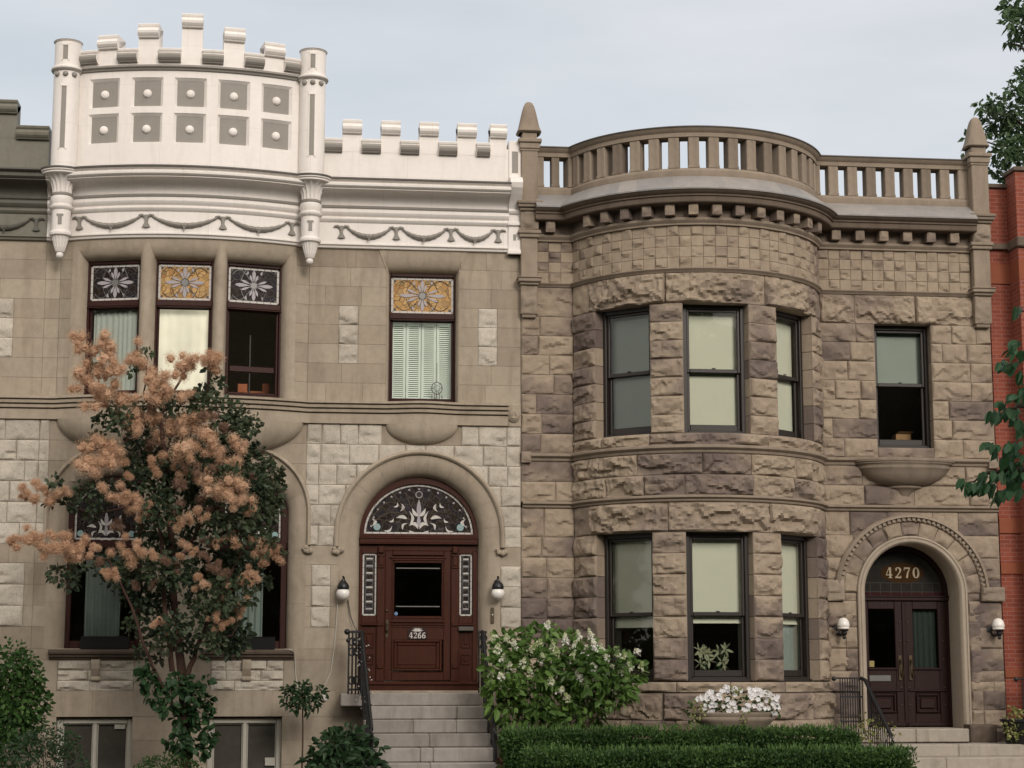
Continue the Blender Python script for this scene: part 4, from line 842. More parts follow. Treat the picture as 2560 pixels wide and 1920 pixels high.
# --- green-cornice neighbour at the left edge
B = thing('row_house', 'tan stone row house with olive green cornice at the left edge', 'house', (-5.6, 0, 0), 'attached row houses')
rnd = random.Random(5); q = MB(); X0, X1 = -7.4, XL-.0005
courses(q, MF, [-.3, .35, .72, 1.075, 1.465, 1.93, 2.1, 2.43], X0, X1, [], 'ash', (.6, 1.1), rnd, q, mn=1)
courses(q, MF, [2.43, 2.75, 3.07, 3.395], X0, X1, [(-4.69, -4.225, 2, 4)], 'ash', (.5, .9), rnd, q, mn=1)
courses(q, MF, [2.43, 2.75, 3.07, 3.395], -4.69, -4.225, [], 'rock', (.6, .7), rnd, q, .03, res=.026, m=2, mn=1)
courses(q, MF, [3.395, 3.69], X0, X1, [], 'ash', (.6, 1.0), rnd, q, mn=1)
courses(q, MF, R6, X0, X1, [], 'rock', (.34, .5), rnd, q, .035, res=.026, m=2, mn=1)
courses(q, MF, U8, X0, X1, [(-4.95, -4.55, 6.578, 7.511)], 'ash', (.45, .85), rnd, q, mn=1)
courses(q, MF, [6.578, 6.889, 7.2, 7.511], -4.95, -4.55, [], 'rock', (1, 2), rnd, q, .04, res=.026, m=2, mn=1)
q.box(X0, X1, .2, .3, -.3, 9.4, .5, 1); q.build('wall', [MT['ashlar'], MORT, MT['pale']], B, 28)
fp = flatpath(X0, X1); g = MB(); sweep(g, fp, SP); g.build('string_course', MT['ashlar'], B, 30)
g = MB(); sweep(g, fp, fz); g.build('frieze', MT['green'], B, 30)
g = MB(); sweep(g, fp, [(.10, 8.924), (.10, 8.94), (.13, 8.965), (.148, 9.005), (.142, 9.045), (.115, 9.068), (.135, 9.075), (.143, 9.09), (.143, 9.112), (.12, 9.121)]+cov+[(.42, 9.315), (.42, 9.33), (.445, 9.336), (.472, 9.36), (.475, 9.39), (.45, 9.418), (.44, 9.424), (.475, 9.437), (.505, 9.456), (.505, 9.482), (.14, 9.50)]); g.build('cornice', MT['greendark'], B, 32)
g = MB(); g.box(X0, X1, -.146, .15, 9.49, 10.17); g.build('parapet', MT['green'], B)
MT['white_'], MT['grey_'] = MT['white'], MT['grey']; MT['white'] = MT['green']; MT['grey'] = MT['greendark']; _A = A
def gcop(u0, u1, zt, nm, body=None):
    o = coping(MF, u0, u1, zt, .15, nm, True, 1, body); par(o, B); o.data.materials.clear(); o.data.materials.append(MT['green']); o.data.materials.append(MT['greendark'])
for x in (-6.16, -4.77 -.0): gcop(x-.17, x+.17, 10.66, 'merlon', 10.05)
gcop(-4.595, X1-.01, 10.25, 'embrasure_coping'); gcop(-5.3, -4.945, 10.25, 'embrasure_coping')
MT['white'], MT['grey'] = MT['white_'], MT['grey_']
for u in (-5.22, -4.25): tassel(MF, u, 8.69, mat='greendark', p=B)
swag(MF, -5.12, 8.755, -4.35, 8.755, mat='greendark', p=B); swag(MF, -6.1, 8.755, -5.32, 8.755, mat='greendark', p=B)

# ================================================================ brownstone with the round bow, 4270
C_ = thing('row_house', 'rough brownstone row house with round bow, roof balustrade and dark arched doorway', 'house', (7.3, 0, 0), 'attached row houses')
rnd = random.Random(23); L0, R0 = 3.41, 11.225; JL, JR = 4.26, 8.32; TE = rad(70); UB = BOW.R*TE
dg = lambda d: BOW.R*rad(d)
q = MB(); 
def rk(mp, rows, a, b_, ops, lens, amp=.046, n0=0., tr=(0, 1), res=.024): courses(q, mp, rows, a, b_, ops, 'rock', lens, rnd, q, amp, n0, .28, res, 0, tr, 1)
def darch(za, zb):
    if za < .8: return None
    dz = max(0, zb-3.01)
    if dz >= 1.16: return None
    hw = sqrt(1.17**2-dz*dz) if zb > 2.88 else .92
    return (9.735-hw, 9.735+hw)
bowo = lambda z0, z1: [(dg(a), dg(b_), z0, z1) for a, b_ in ((-54.3, -27.8), (-13.9, 13.9), (27.8, 54.3))]
PL = [-.3, .25, .62, 1.03, 1.44]
rk(MF, PL, L0, JL, [], (.5, .9)); rk(BOW, PL, -UB, UB, [], (.55, 1.0), .075, .03); rk(MF, PL, JR, 8.815, [], (.4, .6)); rk(MF, PL[2:], 8.25, 8.30, [], (.5, .9))
rk(MF, [-.3, .25, .62, .87], JR, R0, [], (.5, .9)); rk(MF, [.87, 1.15, 1.46], 10.655, R0, [], (.3, .5), n0=.02)
LR = [1.615+.32*i for i in range(8)]; FR = [1.46, 1.77, 2.12, 2.46, 2.88, 3.22, 3.57, 3.93, 4.315]
rk(MF, [1.44]+LR+[4.315], L0, JL, [], (.4, .75)); CARVE = lambda x, z: (np.hypot(x-9.735, np.maximum(z-3.01, 0)) < 1.20) & (z > 2.89)
rk(MF, FR, JR, R0, [darch], (.4, .8)); CARVE = None
rk(BOW, LR, -UB, UB, bowo(1.6, 3.86), (.9, 1.2), .06, tr=(0, .75))
LB = [-70, -58, -21, 22, 59, 70]
for a, b_ in zip(LB[:-1], LB[1:]): rockblock(q, dg(a), dg(b_), 3.858, 4.315, BOW, rnd, .11 if b_-a > 20 else .03, 0, .28, .03, rnd.uniform(.2, .9))
for a, b_ in ((L0, JL), (JR, R0)): rk(MF, [4.41, 4.735, 5.06], a, b_, [], (.5, .95))
rk(BOW, [4.41, 4.735, 5.06], -UB, UB, [], (.6, 1.1), .09)
UR = [5.185, 5.37]+[5.37+.2904*i for i in range(1, 8)]; UF = [5.18, 5.50, 5.82, 6.137, 6.455, 6.772, 7.088, 7.40]
rk(MF, UF, L0, JL, [], (.4, .8)); rk(MF, UF, JR, R0, [(9.25, 10.195, 5.355, 7.41)], (.38, .8)); rk(MF, [5.18, 5.355], 9.25, 10.195, [], (2, 3), .04)
rk(BOW, UR[:2], -UB, UB, [], (.7, 1.2), .07); rk(BOW, UR[1:], -UB, UB, bowo(5.36, 7.42), (.9, 1.2), .06, tr=(0, .75))
for a, b_ in zip(LB[:-1], LB[1:]): rockblock(q, dg(a), dg(b_), 7.403, 7.885, BOW, rnd, .11 if b_-a > 20 else .03, 0, .28, .03, rnd.uniform(.1, .9))
rk(MF, [7.40, 7.885], L0, JL, [], (.9, 1)); rk(MF, [7.40, 7.885], JR, R0, [], (.8, 1.15), .09)
# chequered frieze: alternate rough and dressed squares
sq = .172
for mp, a, b_ in ((MF, 3.66, JL), (BOW, -UB, UB), (MF, JR, 10.92)):
    k = max(1, round((b_-a)/.19)); s_ = (b_-a)/k
    q.grid([[mp(a+(b_-a)*i/40, -.012, 7.95), mp(a+(b_-a)*i/40, -.012, 8.64)] for i in range(41)], .5, 1)
    for j in range(4):
        for i in range(k):
            big = rnd.uniform(.62, .92)
            if (i+j) % 2: rockblock(q, a+s_*i, a+s_*(i+1), 7.952+sq*j, 7.952+sq*(j+1), mp, rnd, .04, 0, .1, .025, big*.8, gap=.003)
            else: ashblock(q, a+s_*i, a+s_*(i+1), 7.952+sq*j, 7.952+sq*(j+1), mp, rnd, .004, .1, big, gap=.0025, ch=.003, cs=.2)
for a, b_ in ((3.66, JL), (JR, 10.92)): q.box(a, b_, 0, .2, 8.63, 9.0, .3, 0)
G_ = [[BOW(-UB+2*UB*i/40, 0, z) for i in range(41)] for z in (8.63, 9.0)]; q.grid(G_, .3, 0)
wallC = q.build('wall', [MT['sand'], MT['mortar']], C_, 20)
cp = lambda n: arcpath(BOW, n, 3.43, R0-.005, 56)
def crs(name, prof, mat, xl=3.43, xr=R0-.003, m=0): g = MB(); sweep(g, lambda n: arcpath(BOW, n, xl, xr, 56), prof, .5, m); return g.build(name, mat, C_, 30)
crs('low_string_course', [(0, 4.31), (.04, 4.318), (.05, 4.335), (.035, 4.35), (.06, 4.362), (.085, 4.375), (.085, 4.40), (.06, 4.412), (0, 4.42)], MT['sandtrim'])
crs('middle_string_course', [(0, 5.055), (.03, 5.062), (.045, 5.09), (.045, 5.10), (.075, 5.115), (.10, 5.135), (.10, 5.165), (.07, 5.18), (0, 5.19)], MT['sandtrim'])
crs('upper_string_course', [(0, 7.878), (.03, 7.882), (.04, 7.90), (.06, 7.915), (.075, 7.93), (.075, 7.945), (.05, 7.953), (0, 7.957)], MT['sandtrim'], 3.6, 10.95)
crs('frieze_moulding', [(0, 8.625), (.05, 8.63), (.05, 8.655), (.07, 8.675), (.09, 8.70), (.09, 8.735), (.07, 8.745), (0, 8.75)], MT['sandtrim'], 3.6, 10.95)
g = MB(); rr = random.Random(3)
cor = crs('cornice', [(0, 8.93), (.26, 8.935), (.275, 8.95), (.275, 9.025), (.30, 9.035), (.30, 9.06), (.33, 9.075), (.36, 9.10), (.375, 9.12), (.375, 9.135), (.1, 9.14)], MT['darktrim'], 3.62, 10.96)
_k = 58; _tt = []; [_tt.extend([rr.random()]*rr.choice((2, 3, 4))) for _ in range(40)]; g = MB(); pfz = lambda n: arcpath(BOW, n, 3.62, 10.94, 56, 2, 6); nz_ = len(pfz(0))-1; sweep(g, pfz, [(.385, 9.118), (.39, 9.14), (.07, 9.40), (.03, 9.41)], [(_tt+_tt)[j] for i in range(3) for j in range(nz_)], 0, False); g.build('zinc_flashing', MT['zinc'], C_, 30)
def corbel(p, rot):
    g = MB(); mp = lambda u, n, z: (u, -n, z); rockblock(g, -.075, .075, 8.76, 8.94, mp, rr, .03, .185, .2, .02, rr.uniform(.0, .45), gap=0)
    o = g.build('corbel', MT['sand'], None, 35, loc=(p[0], p[1], 0), rotz=rot); o.parent = cor
for k in range(-6, 7): a = rad(9.05*k); corbel((BOW.cx+BOW.R*sin(a), BOW.cy-BOW.R*cos(a)), a)
for x in [3.87]+[8.60+.402*i for i in range(6)]: corbel((x, 0), 0)
# balustrade
g = MB(); sweep(g, lambda n: arcpath(BOW, n, 3.62, 10.94, 56), [(-.24, 9.36), (.03, 9.36), (.05, 9.42), (.05, 9.50), (.02, 9.545), (-.22, 9.545), (-.24, 9.40)]); bal = g.build('balustrade_base', MT['sandtrim'], C_, 30)
g = MB(); sweep(g, lambda n: arcpath(BOW, n, 3.62, 10.94, 56), [(-.22, 10.05), (.035, 10.05), (.035, 10.115), (.055, 10.13), (.075, 10.15), (.085, 10.165), (.10, 10.185)]); sweep(g, lambda n: arcpath(BOW, n, 3.62, 10.94, 56), [(.10, 10.184), (.115, 10.19), (.115, 10.205), (.02, 10.235), (-.24, 10.225), (-.24, 10.05)], .5, 1); rail = g.build('balustrade_rail', [MT['sandtrim'], MT['lead']], C_, 30)
def balus(p, rot, w_=.085):
    g = MB(); t_ = rr.random(); g.box(-w_, w_, -.02, .20, 9.54, 10.055, t_, 0, .012); g.box(-w_-.006, w_+.006, -.028, .205, 9.545, 9.59, t_, 0, .006)
    o = g.build('baluster', MT['sandtrim'], None, loc=(p[0], p[1], 0), rotz=rot); o.parent = bal
for k in range(-8, 9): a = rad(8.35*k+1.5*0); balus((BOW.cx+BOW.R*sin(a), BOW.cy-BOW.R*cos(a)), a)
for x in (3.72, 3.975): balus((x, 0), 0, .065)
for x in (8.625, 8.95, 9.268, 9.59, 9.905, 10.215, 10.535, 10.85): balus((x, 0), 0)
balus((4.24, .0), .3, .06); balus((8.33, 0), -.2, .07)
g = MB(); P = arcpath(BOW, -.25, 3.5, 11.1, 30); g.add([(x, y, 9.05) for x, y in P]+[(11.1, 4, 9.05), (3.5, 4, 9.05)], [tuple(range(len(P)+2))]); g.build('roof', MT['lead'], C_)
# end piers with finials
for x0, x1 in ((3.395, 3.665), (10.93, 11.215)):
    c, hw = (x0+x1)/2, (x1-x0)/2; g = MB(); pm = lambda u, n, z: (u, -n, z)
    def blk(e, n, za, zb, t_=.5, b=.012): g.box(c-hw-e, c+hw+e, -n, .12, za, zb, t_, 0, b)
    rockblock(g, x0, x1, 7.42, 7.885, pm, rr, .05, .12, .2, .025, .5, gap=0); blk(-.02, .10, 7.36, 7.44, .4)
    blk(.02, .17, 7.885, 7.93); blk(.05, .21, 7.93, 7.99); blk(.06, .225, 7.99, 8.015); blk(0, .15, 8.01, 8.66, .8); blk(.03, .19, 8.66, 8.72); blk(.05, .21, 8.72, 8.78)
    rockblock(g, x0-.01, x1+.01, 8.785, 9.09, pm, rr, .05, .19, .3, .025, .6, gap=0); blk(.03, .24, 9.09, 9.14, .2); blk(.06, .28, 9.14, 9.19, .2); blk(.075, .30, 9.19, 9.245, .2)
    blk(0, .22, 9.24, 10.10, .5); blk(.02, .235, 10.08, 10.12); blk(.03, .25, 10.12, 10.22); blk(.055, .28, 10.22, 10.285); blk(-.015, .2, 10.28, 10.41)
    pier = g.build('corner_pier', MT['sandtrim'], C_, 35); g = MB(); P = []
    pr = [(.16, 10.40), (.185, 10.41), (.20, 10.425), (.185, 10.46), (.165, 10.52), (.148, 10.60), (.128, 10.70), (.105, 10.80), (.085, 10.87), (.06, 10.92), (.03, 10.945), (.001, 10.95)]
    for i in range(25):
        a = 2*pi*i/24; s = (abs(cos(a))**5+abs(sin(a))**5)**-.2; P.append([(c+r*s*cos(a), -.06+r*s*sin(a), z) for r, z in pr])
    g.grid(P, .4); o = g.build('finial', MT['sandtrim'], None, 50); o.parent = pier
for x0, x1 in ((3.41, 3.56), (11.08, 11.24)):
    g = MB(); rockblock(g, x0, x1, 5.03, 5.20, MF, rr, .03, .09, .15, .02, .6, gap=0); g.build('label_stop', MT['sandtrim'], C_, 35)
# sill ledges
g = MB(); bw = lambda: None
courses(g, BOW, [1.445, 1.60], -UB-.1, UB+.1, [], 'rock', (.6, 1.0), rr, None, .05, .06, .3, .026); courses(g, MF, [1.445, 1.60], JR-.1, 8.82, [], 'rock', (.5, .7), rr, None, .05, .06, .3, .026); courses(g, MF, [1.445, 1.60], 10.655, R0, [], 'rock', (.3, .6), rr, None, .04, .02, .3, .026); g.build('sill_ledge', MT['sand'], C_, 35)
for za, zb in ((1.60, 3.87), (5.355, 7.42)):                   # dressed jambs of the bow windows
    g = MB()
    for d, s in ((-54.3, -1), (-27.8, 1), (-13.9, -1), (13.9, 1), (27.8, -1), (54.3, 1)):
        rows = spread(za, zb-.01, .31)
        for a, b_ in zip(rows[:-1], rows[1:]):
            u = dg(d); ua, ub = (u-.001, u+.012) if s < 0 else (u-.012, u+.001); ashblock(g, ua, ub, a, b_, BOW, rr, .004, .27, rr.random(), cs=.5)
    g.build('window_jamb', MT['lighttrim'], C_, 30)
g = MB()
for x in (9.25, 10.195):
    for a, b_ in zip(UF[:-1], UF[1:]): ashblock(g, x-.01, x+.01, max(a, 5.355), b_, MF, rr, .003, .27, rr.random(), cs=.5)
g.build('window_jamb', MT['sandtrim'], C_, 30)
# doorway: smooth inner ring, rock voussoirs, dentilled hood, stops
g = MB(); cx, cz = 9.735, 3.01
ringsweep(g, arccurve(cx, cz, .91, .91, .87), arccurve(cx, cz, .775, .785, .87), [(0, -.05), (0, .045), (.12, .06), (.25, .06), (.3, .045), (.36, .045), (.42, .058), (.7, .055), (.9, .03), (1, -.01), (1.0, -.48)], MF, .6)
g.build('door_arch', MT['lighttrim'], C_, 32)
g = MB(); PA = lambda u, n, z: (cx-(z)*np.cos(u), -n, cz+(z)*np.sin(u))    # u angle, z radius
k = 11
for i in range(k): rockblock(g, pi*i/k, pi*(i+1)/k, .912, 1.15, PA, rr, .05, .025, .2, .03, rr.uniform(.4, 1), gap=.004)
courses(g, MF, [1.46, 1.77, 2.12, 2.46, 2.88, 3.01], 8.60, 8.822, [], 'rock', (.3, .5), rr, None, .05, .0, .2); courses(g, MF, [1.60, 1.9, 2.2, 2.54, 2.88, 3.01], 10.65, 10.87, [], 'rock', (.3, .5), rr, None, .05, .0, .2)
g.build('voussoirs', MT['sand'], C_, 35)
g = MB(); hd = [(0, -.02), (0, .06), (.2, .10), (.45, .115), (.48, .085), (.52, .06), (.95, .06), (1, .04), (1, 0)]
ringsweep(g, arccurve(cx, cz, 1.28, 1.262, 3.0, nl=1), arccurve(cx, cz, 1.14, 1.14, 3.0, nl=1), hd, MF, .6)
for i in range(44): a0 = pi*(i+.25)/44; g.prism([(cx-r*cos(a), cz+r*sin(a)) for a, r in ((a0, 1.155), (a0+.040, 1.155), (a0+.040, 1.205), (a0, 1.205))], MF, .05, .092, .7)
g.build('hood_moulding', MT['sandtrim'], C_, 32)
for a, b_ in ((8.32, 8.60), (10.87, 11.255)):
    g = MB(); rockblock(g, a, b_, 2.875, 3.10 if a > 9 else 3.2, MF, rr, .04, .09, .15, .025, .6, gap=0); g.build('label_stop', MT['sandtrim'], C_, 35)
# oriel-like bowl under the upper window
g = MB(); bcx = 9.67; P = []
pr = [(.0, 5.16), (.98, 5.155), (1.0, 5.135), (.99, 5.105), (.955, 5.09), (.955, 5.075), (.90, 5.05), (.89, 5.03), (.90, 5.005), (.885, 4.99), (.875, 4.985), (.82, 4.92), (.72, 4.845), (.58, 4.78), (.42, 4.74), (.32, 4.728), (.335, 4.715), (.33, 4.695), (.22, 4.67), (.13, 4.62), (.075, 4.56), (.03, 4.53), (.001, 4.52)]
for i in range(33): a = pi*i/32; P.append([(bcx+.85*r*cos(a), -.40*r*sin(a)-.0, z) for r, z in pr])
g.grid(P, .3); g.build('corbel_bowl', MT['sandtrim'], C_, 32)
# windows
dgw = ((-54.3, -27.8), (-13.9, 13.9), (27.8, 54.3))
for i, (a, b_) in enumerate(dgw):
    sash_window(C_, 'window', BOW, dg(a), dg(b_), 5.37, 7.41, .17, 6.37, [(5.45, 7.36)], 'blindb' if i == 0 else 'blind', 'window with a dim grey-green blind' if i == 0 else None)
    sash_window(C_, 'window', BOW, dg(a), dg(b_), 1.615, 3.86, .17, 2.62, [(2.50 if i != 0 else 2.44, 3.80)], 'blind', sheer=(i == 2))
sash_window(C_, 'window', MF, 9.25, 10.195, 5.36, 7.40, .17, 6.42, [(6.44, 7.34)], 'blindb')
# double door and transom 4270
Yq = .48; dm2 = lambda u, n, z: (u, Yq-n, z); g = MB(); x0, x1 = 8.955, 10.52
g.strip(arccurve(cx, cz, .80, .81, 3.0, nl=1), arccurve(cx, cz+.01, .70, .68, 3.0, nl=1), dm2, -.12, 0); g.box(x0, x1, Yq-.03, Yq+.12, 2.90, 2.985, .5, 0, .01); g.box(x0, x1, Yq-.05, Yq+.1, 2.955, 2.985, .5, 0, .008); g.box(x0, x0+.05, Yq, Yq+.1, .87, 2.9, .5, 0, .006); g.box(x1-.05, x1, Yq, Yq+.1, .87, 2.9, .5, 0, .006)
dfc = g.build('door_frame', MT['darkwood'], C_)
g = MB(); q_ = lambda u, n, z: (u, Yq+.05-n, z); g.prism([(cx+.71*cos(pi*i/30), 2.985+.705*sin(pi*i/30)) for i in range(31)], q_, -.005, 0)
for i in range(1, 8): x = cx-.70+.175*i; zt_ = 3.19; g.tube([q_(x, .004, 2.99), q_(x, .004, zt_)], .005, 5, .5, 2)
g.tube([q_(cx-.66, .004, 3.19), q_(cx+.66, .004, 3.19)], .005, 5, .5, 2); g.tube([q_(cx-.70, .004, 3.045), q_(cx+.70, .004, 3.045)], .005, 5, .5, 2); g.box(cx-.70, cx+.70, Yq+.045, Yq+.05, 2.985, 3.04, .5, 3)
g.prism([(cx+.03+.37*cos(2*pi*i/36), 3.355+.165*sin(2*pi*i/36)) for i in range(36)], q_, 0, .004, .5, 4)
digits(g, '4270', cx+.03, 3.27, .175, q_, .003, .010, 1, .86)
g.build('transom_light', [plain('dark_transom_glass', (.03, .028, .026), .12, .5, .3), MT['gold'], MT['lead'], plain('dark_red_glass', (.035, .006, .008), .2), plain('amber_oval_glass', (.05, .024, .008), .15, .5, .3)], C_)
for s, (a, b_) in zip((-1, 1), ((9.005, 9.745), (9.75, 10.47))):
    g = MB(); frame_bars(g, a, b_, .885, 2.895, .15, Yq+.01, Yq+.07, fb=.20, ft=.13); g.box(a+.15, b_-.15, Yq+.012, Yq+.07, 1.42, 1.80, .5, 0, .004); g.box(a+.15, b_-.15, Yq+.04, Yq+.07, 1.05, 1.45, .5, 0)
    g.box(a+.12, b_-.12, Yq-.02, Yq+.01, 1.785, 1.82, .5, 0, .008); g.box(a+.04, b_-.04, Yq-.015, Yq+.02, 1.44, 1.47, .5, 0, .006); g.box(a, b_, Yq-.012, Yq+.02, .885, .95, .5, 0, .01); g.box(b_-.03 if s < 0 else a-.0, b_+.02 if s < 0 else a+.03, Yq-.012, Yq+.01, .9, 2.88, .5, 0, .006)
    dl = g.build('door_leaf', MT['darkwood'], C_)
    g = MB(); frame_bars(g, a+.17, b_-.17, 1.10, 1.40, .03, Yq-.005, Yq+.05, b=.008); g.box(a+.23, b_-.23, Yq+.01, Yq+.05, 1.16, 1.34, .5, 0, .02); kid(g, 'door_panel', MT['darkwood'], dl)
    kid(quad(a+.14, b_-.14, Yq+.04, 1.79, 2.78), 'pane', MT['glassdim'], dl)
    if s > 0: kid(folds(a+.16, b_-.16, Yq+.12, 1.8, 2.78, 5, .02, rnd), 'curtain', plain('dark_green_sheer', (.045, .06, .05), .9), dl, 60)
    g = MB()
    for zz in (.93, 1.22, 1.50, 1.95, 2.25, 2.55, 2.84):
        for xx in ((a+.06, b_-.075) if zz > 1 and zz < 2.7 else (a+.06, (a+b_)/2, b_-.075)): g.ball((xx, Yq+.005, zz), .014, 8)
    kid(g, 'stud_nails', MT['brass'], dl, 60)
    hx = b_-.085 if s < 0 else a+.085; g = MB(); g.box(hx-.03, hx+.03, Yq-.012, Yq+.012, 1.62, 2.02, .5, 0, .006); g.tube([(hx, Yq-.01, 1.95), (hx+.01, Yq-.07, 1.90), (hx+.02, Yq-.08, 1.76), (hx+.03, Yq-.02, 1.66)], .016, 8); kid(g, 'door_handle', MT['brass'], dl, 40)
    if s < 0: g = MB(); g.box(9.14, 9.50, Yq-.006, Yq+.02, 1.60, 1.70, .5, 0, .006); kid(g, 'letter_slot', MT['pewter'], dl); g = MB(); g.box(9.14, 9.24, Yq+.032, Yq+.038, 1.83, 1.93, .5, 0, .004); kid(g, 'sticker', plain('yellow_sticker', (.30, .24, .08)), dl)
rooms(C_, 3.42, R0-.01, 8.9, (-.35, .6, 4.5))
g = MB()                                                       # pale inner window linings seen through the lower panes
for a in (-54.3, -13.9, 27.8):
    for d in (1.5, 25.5 if a != -13.9 else 26.5):
        p_ = [BOW(dg(a+d), -.30, 1.65), BOW(dg(a+d), -.48, 1.65)]; g.add([p_[0], p_[1], (p_[1][0], p_[1][1], 3.8), (p_[0][0], p_[0][1], 3.8)], [(0, 1, 2, 3)])
g.build('window_lining', MT['wwhite'], C_)
# ================================================================ red brick neighbour
D = thing('row_house', 'red brick row house with orange stone bands at the right edge', 'house', (12.6, 0, 0), 'attached row houses')
g = MB(); g.box(11.245, 15.5, .02, .4, -.3, 9.76); g.build('wall', MT['brick'], D)
g = MB(); g.box(11.60, 12.3, -.40, .02, -.3, 9.95, .5); g.build('brick_pier', MT['brick'], D)
g = MB(); g.box(11.235, 11.61, -.03, .45, 9.76, 9.83, .5, 0, .01); g.box(11.56, 12.35, -.45, .05, 9.95, 10.02, .5, 0, .01); g.build('coping', MT['darktrim'], D)
g = MB(); g.box(11.24, 11.58, -.05, .02, 8.70, 8.80, .5, 0, .01); g.box(11.57, 12.35, -.47, .02, 8.66, 8.83, .5, 0, .02); g.build('stone_ledge', MT['darktrim'], D)
g = MB()
for z0, z1 in ((8.12, 8.45), (3.98, 4.22), (3.32, 3.50), (1.66, 1.80)): g = MB(); g.box(11.242, 11.60, -.004, .03, z0, z1, .5, 0, .004); g.box(11.597, 12.31, -.404, .03, z0, z1, .5, 0, .004); g.build('stone_band', MT['orange'], D)

# ================================================================ steps and railings
rnd = random.Random(77)
st2 = thing('front_steps', 'low pale stone steps at the dark double doors', 'steps', (9.7, -1, 0), 'front steps of the two houses')
def slab(x0, x1, y0, y1, z0, z1, k=1):
    g = MB(); xs = [x0]+[x0+(x1-x0)*(i+rnd.uniform(-.15, .15))/k for i in range(1, k)]+[x1]
    for a, b_ in zip(xs[:-1], xs[1:]): g.box(a+.002, b_-.002, y0, y1, z0, z1, rnd.random(), 0, .014)
    g.build('step', MT['tan_concrete'], st2)
slab(8.55, 10.455, -.42, .50, .66, .868, 2); slab(8.40, 13.0, -.95, -.40, .46, .645, 3); slab(8.3, 13.0, -1.45, -.93, .28, .468, 3); slab(8.2, 13.0, -2.1, -1.43, .05, .29, 3)
g = MB(); g.box(10.42, 13.2, -.45, .1, .2, .65, .4, 0, .012); g.build('landing_slab', MT['tan_concrete'], st2)
def bar(g, p0, p1, r=.011, n=6): g.tube([p0, p1], r, n)
# left rail of the tall steps
def stair_rail(label, sx, X0, X1, ret):
    o = thing('handrail', label, 'railing', (X0, -.6, 1.43), 'black iron railings'); g = MB(); zt, zb = 2.36, .86
    pa_, pb = (X0, -.60, zt), (X1, -1.98, zb+.02)
    P = [pa_, (X0, -.66, zt-.02)]+[(X0+(X1-X0)*i/6, -.66-1.30*i/6, zt-.05-(zt-zb-.12)*i/6) for i in range(1, 7)]+[(X1, -2.02, zb-.03), (X1, -2.0, zb-.10)]
    g.tube(P, .026, 8); g.build('rail', MT['iron'], o, 50)
    for a_, b_ in (((X0, -.6, 1.43), (X0, -.6, zt)), ((X1+.005, -1.95, .05), (X1+.005, -1.95, zb+.02))): g = MB(); g.tube([a_, b_], .023, 8); g.build('post', MT['iron'], o, 50)
    g = MB()
    for i in range(1, 10):
        s = i/10; y = -.66-1.28*s; bar(g, (X0+(X1-X0)*s, y, 1.30-1.32*s*.95), (X0+(X1-X0)*s, y, zt-.05-(zt-zb-.12)*s), .008)
        if i % 2: P = [(X0+(X1-X0)*s+.0, y-.05*sin(a*2*pi/10), 1.55-1.15*s+.05*cos(a*2*pi/10)) for a in range(11)]; g.tube(P, .007, 5)
    g.tube([(X0, -.66, 1.45), (X1, -1.95, .19)], .010, 6); g.build('baluster_panel', MT['iron'], o, 50)
    if ret:
        g = MB(); x0, x1 = .70, X0
        g.box(x0, x1, -.56, -.53, 2.33, 2.37, .5, 0, .006); g.ball((x0-.02, -.545, 2.35), .045, 10); g.ball((x0-.0, -.545, 2.22), .035, 10)
        for x in (x0+.01, x0+.065, x0+.12, x0+.165): bar(g, (x, -.545, 1.42), (x, -.545, 2.34), .014)
        for z in (1.62, 2.05, 2.20):
            for x in (x0+.06, x0+.13): g.tube([(x+.045*cos(a*pi/6), -.55, z+.06*sin(a*pi/6)) for a in range(13)], .012, 6)
        g.box(x0, x1, -.555, -.535, 1.47, 1.50, .5, 0, .004); g.build('scroll_panel', MT['iron'], o, 40)
    else:
        g = MB()
        for z in (2.26, 2.12): g.tube([(X0+.02+.05*cos(a*pi/6), -.6+.03*sin(a*pi/6), z+.05*sin(a*pi/6)) for a in range(13)], .012, 6)
        for a in range(3): bar(g, (X0-.05+.05*a, -.58, 1.42), (X0-.05+.05*a, -.58, 2.34), .011)
        g.box(X0-.075, X0+.07, -.6, -.56, 2.33, 2.37, .5, 0, .006); g.build('scroll_panel', MT['iron'], o, 40)
stair_rail('black iron handrail wound with a light string, left of the tall grey steps', -1, .905, 1.02, True)
stair_rail('black iron handrail on the right of the tall grey steps, beside the hydrangea', 1, 2.74, 2.80, False)
sl = thing('string_lights', 'string of tiny white bulbs wound down the left handrail of the tall steps', 'string lights', (.85, -.62, 1.4)); g = MB(); hel = [(.88+.11*s/40+.07*cos(s*1.05)+.02*sin(s*.7), -.66-.5*s/40+.05*sin(s*1.05), 2.30-1.15*s/40) for s in range(41)]
g.tube(hel, .005, 5); g.build('wire', MT['iron'], sl); g = MB()
for i in range(46):
    p = hel[rnd.randrange(len(hel))] if i > 40 else hel[i % 41]; c = Vector(p)+Vector((rnd.uniform(-.07, .07), rnd.uniform(-.05, .02), rnd.uniform(-.03, .03))); g.tube([tuple(c), tuple(c+Vector((rnd.uniform(-.02, .02), -.004, rnd.uniform(-.004, .02))))], .0085, 6)
g.build('bulb', MT['opal'], sl)
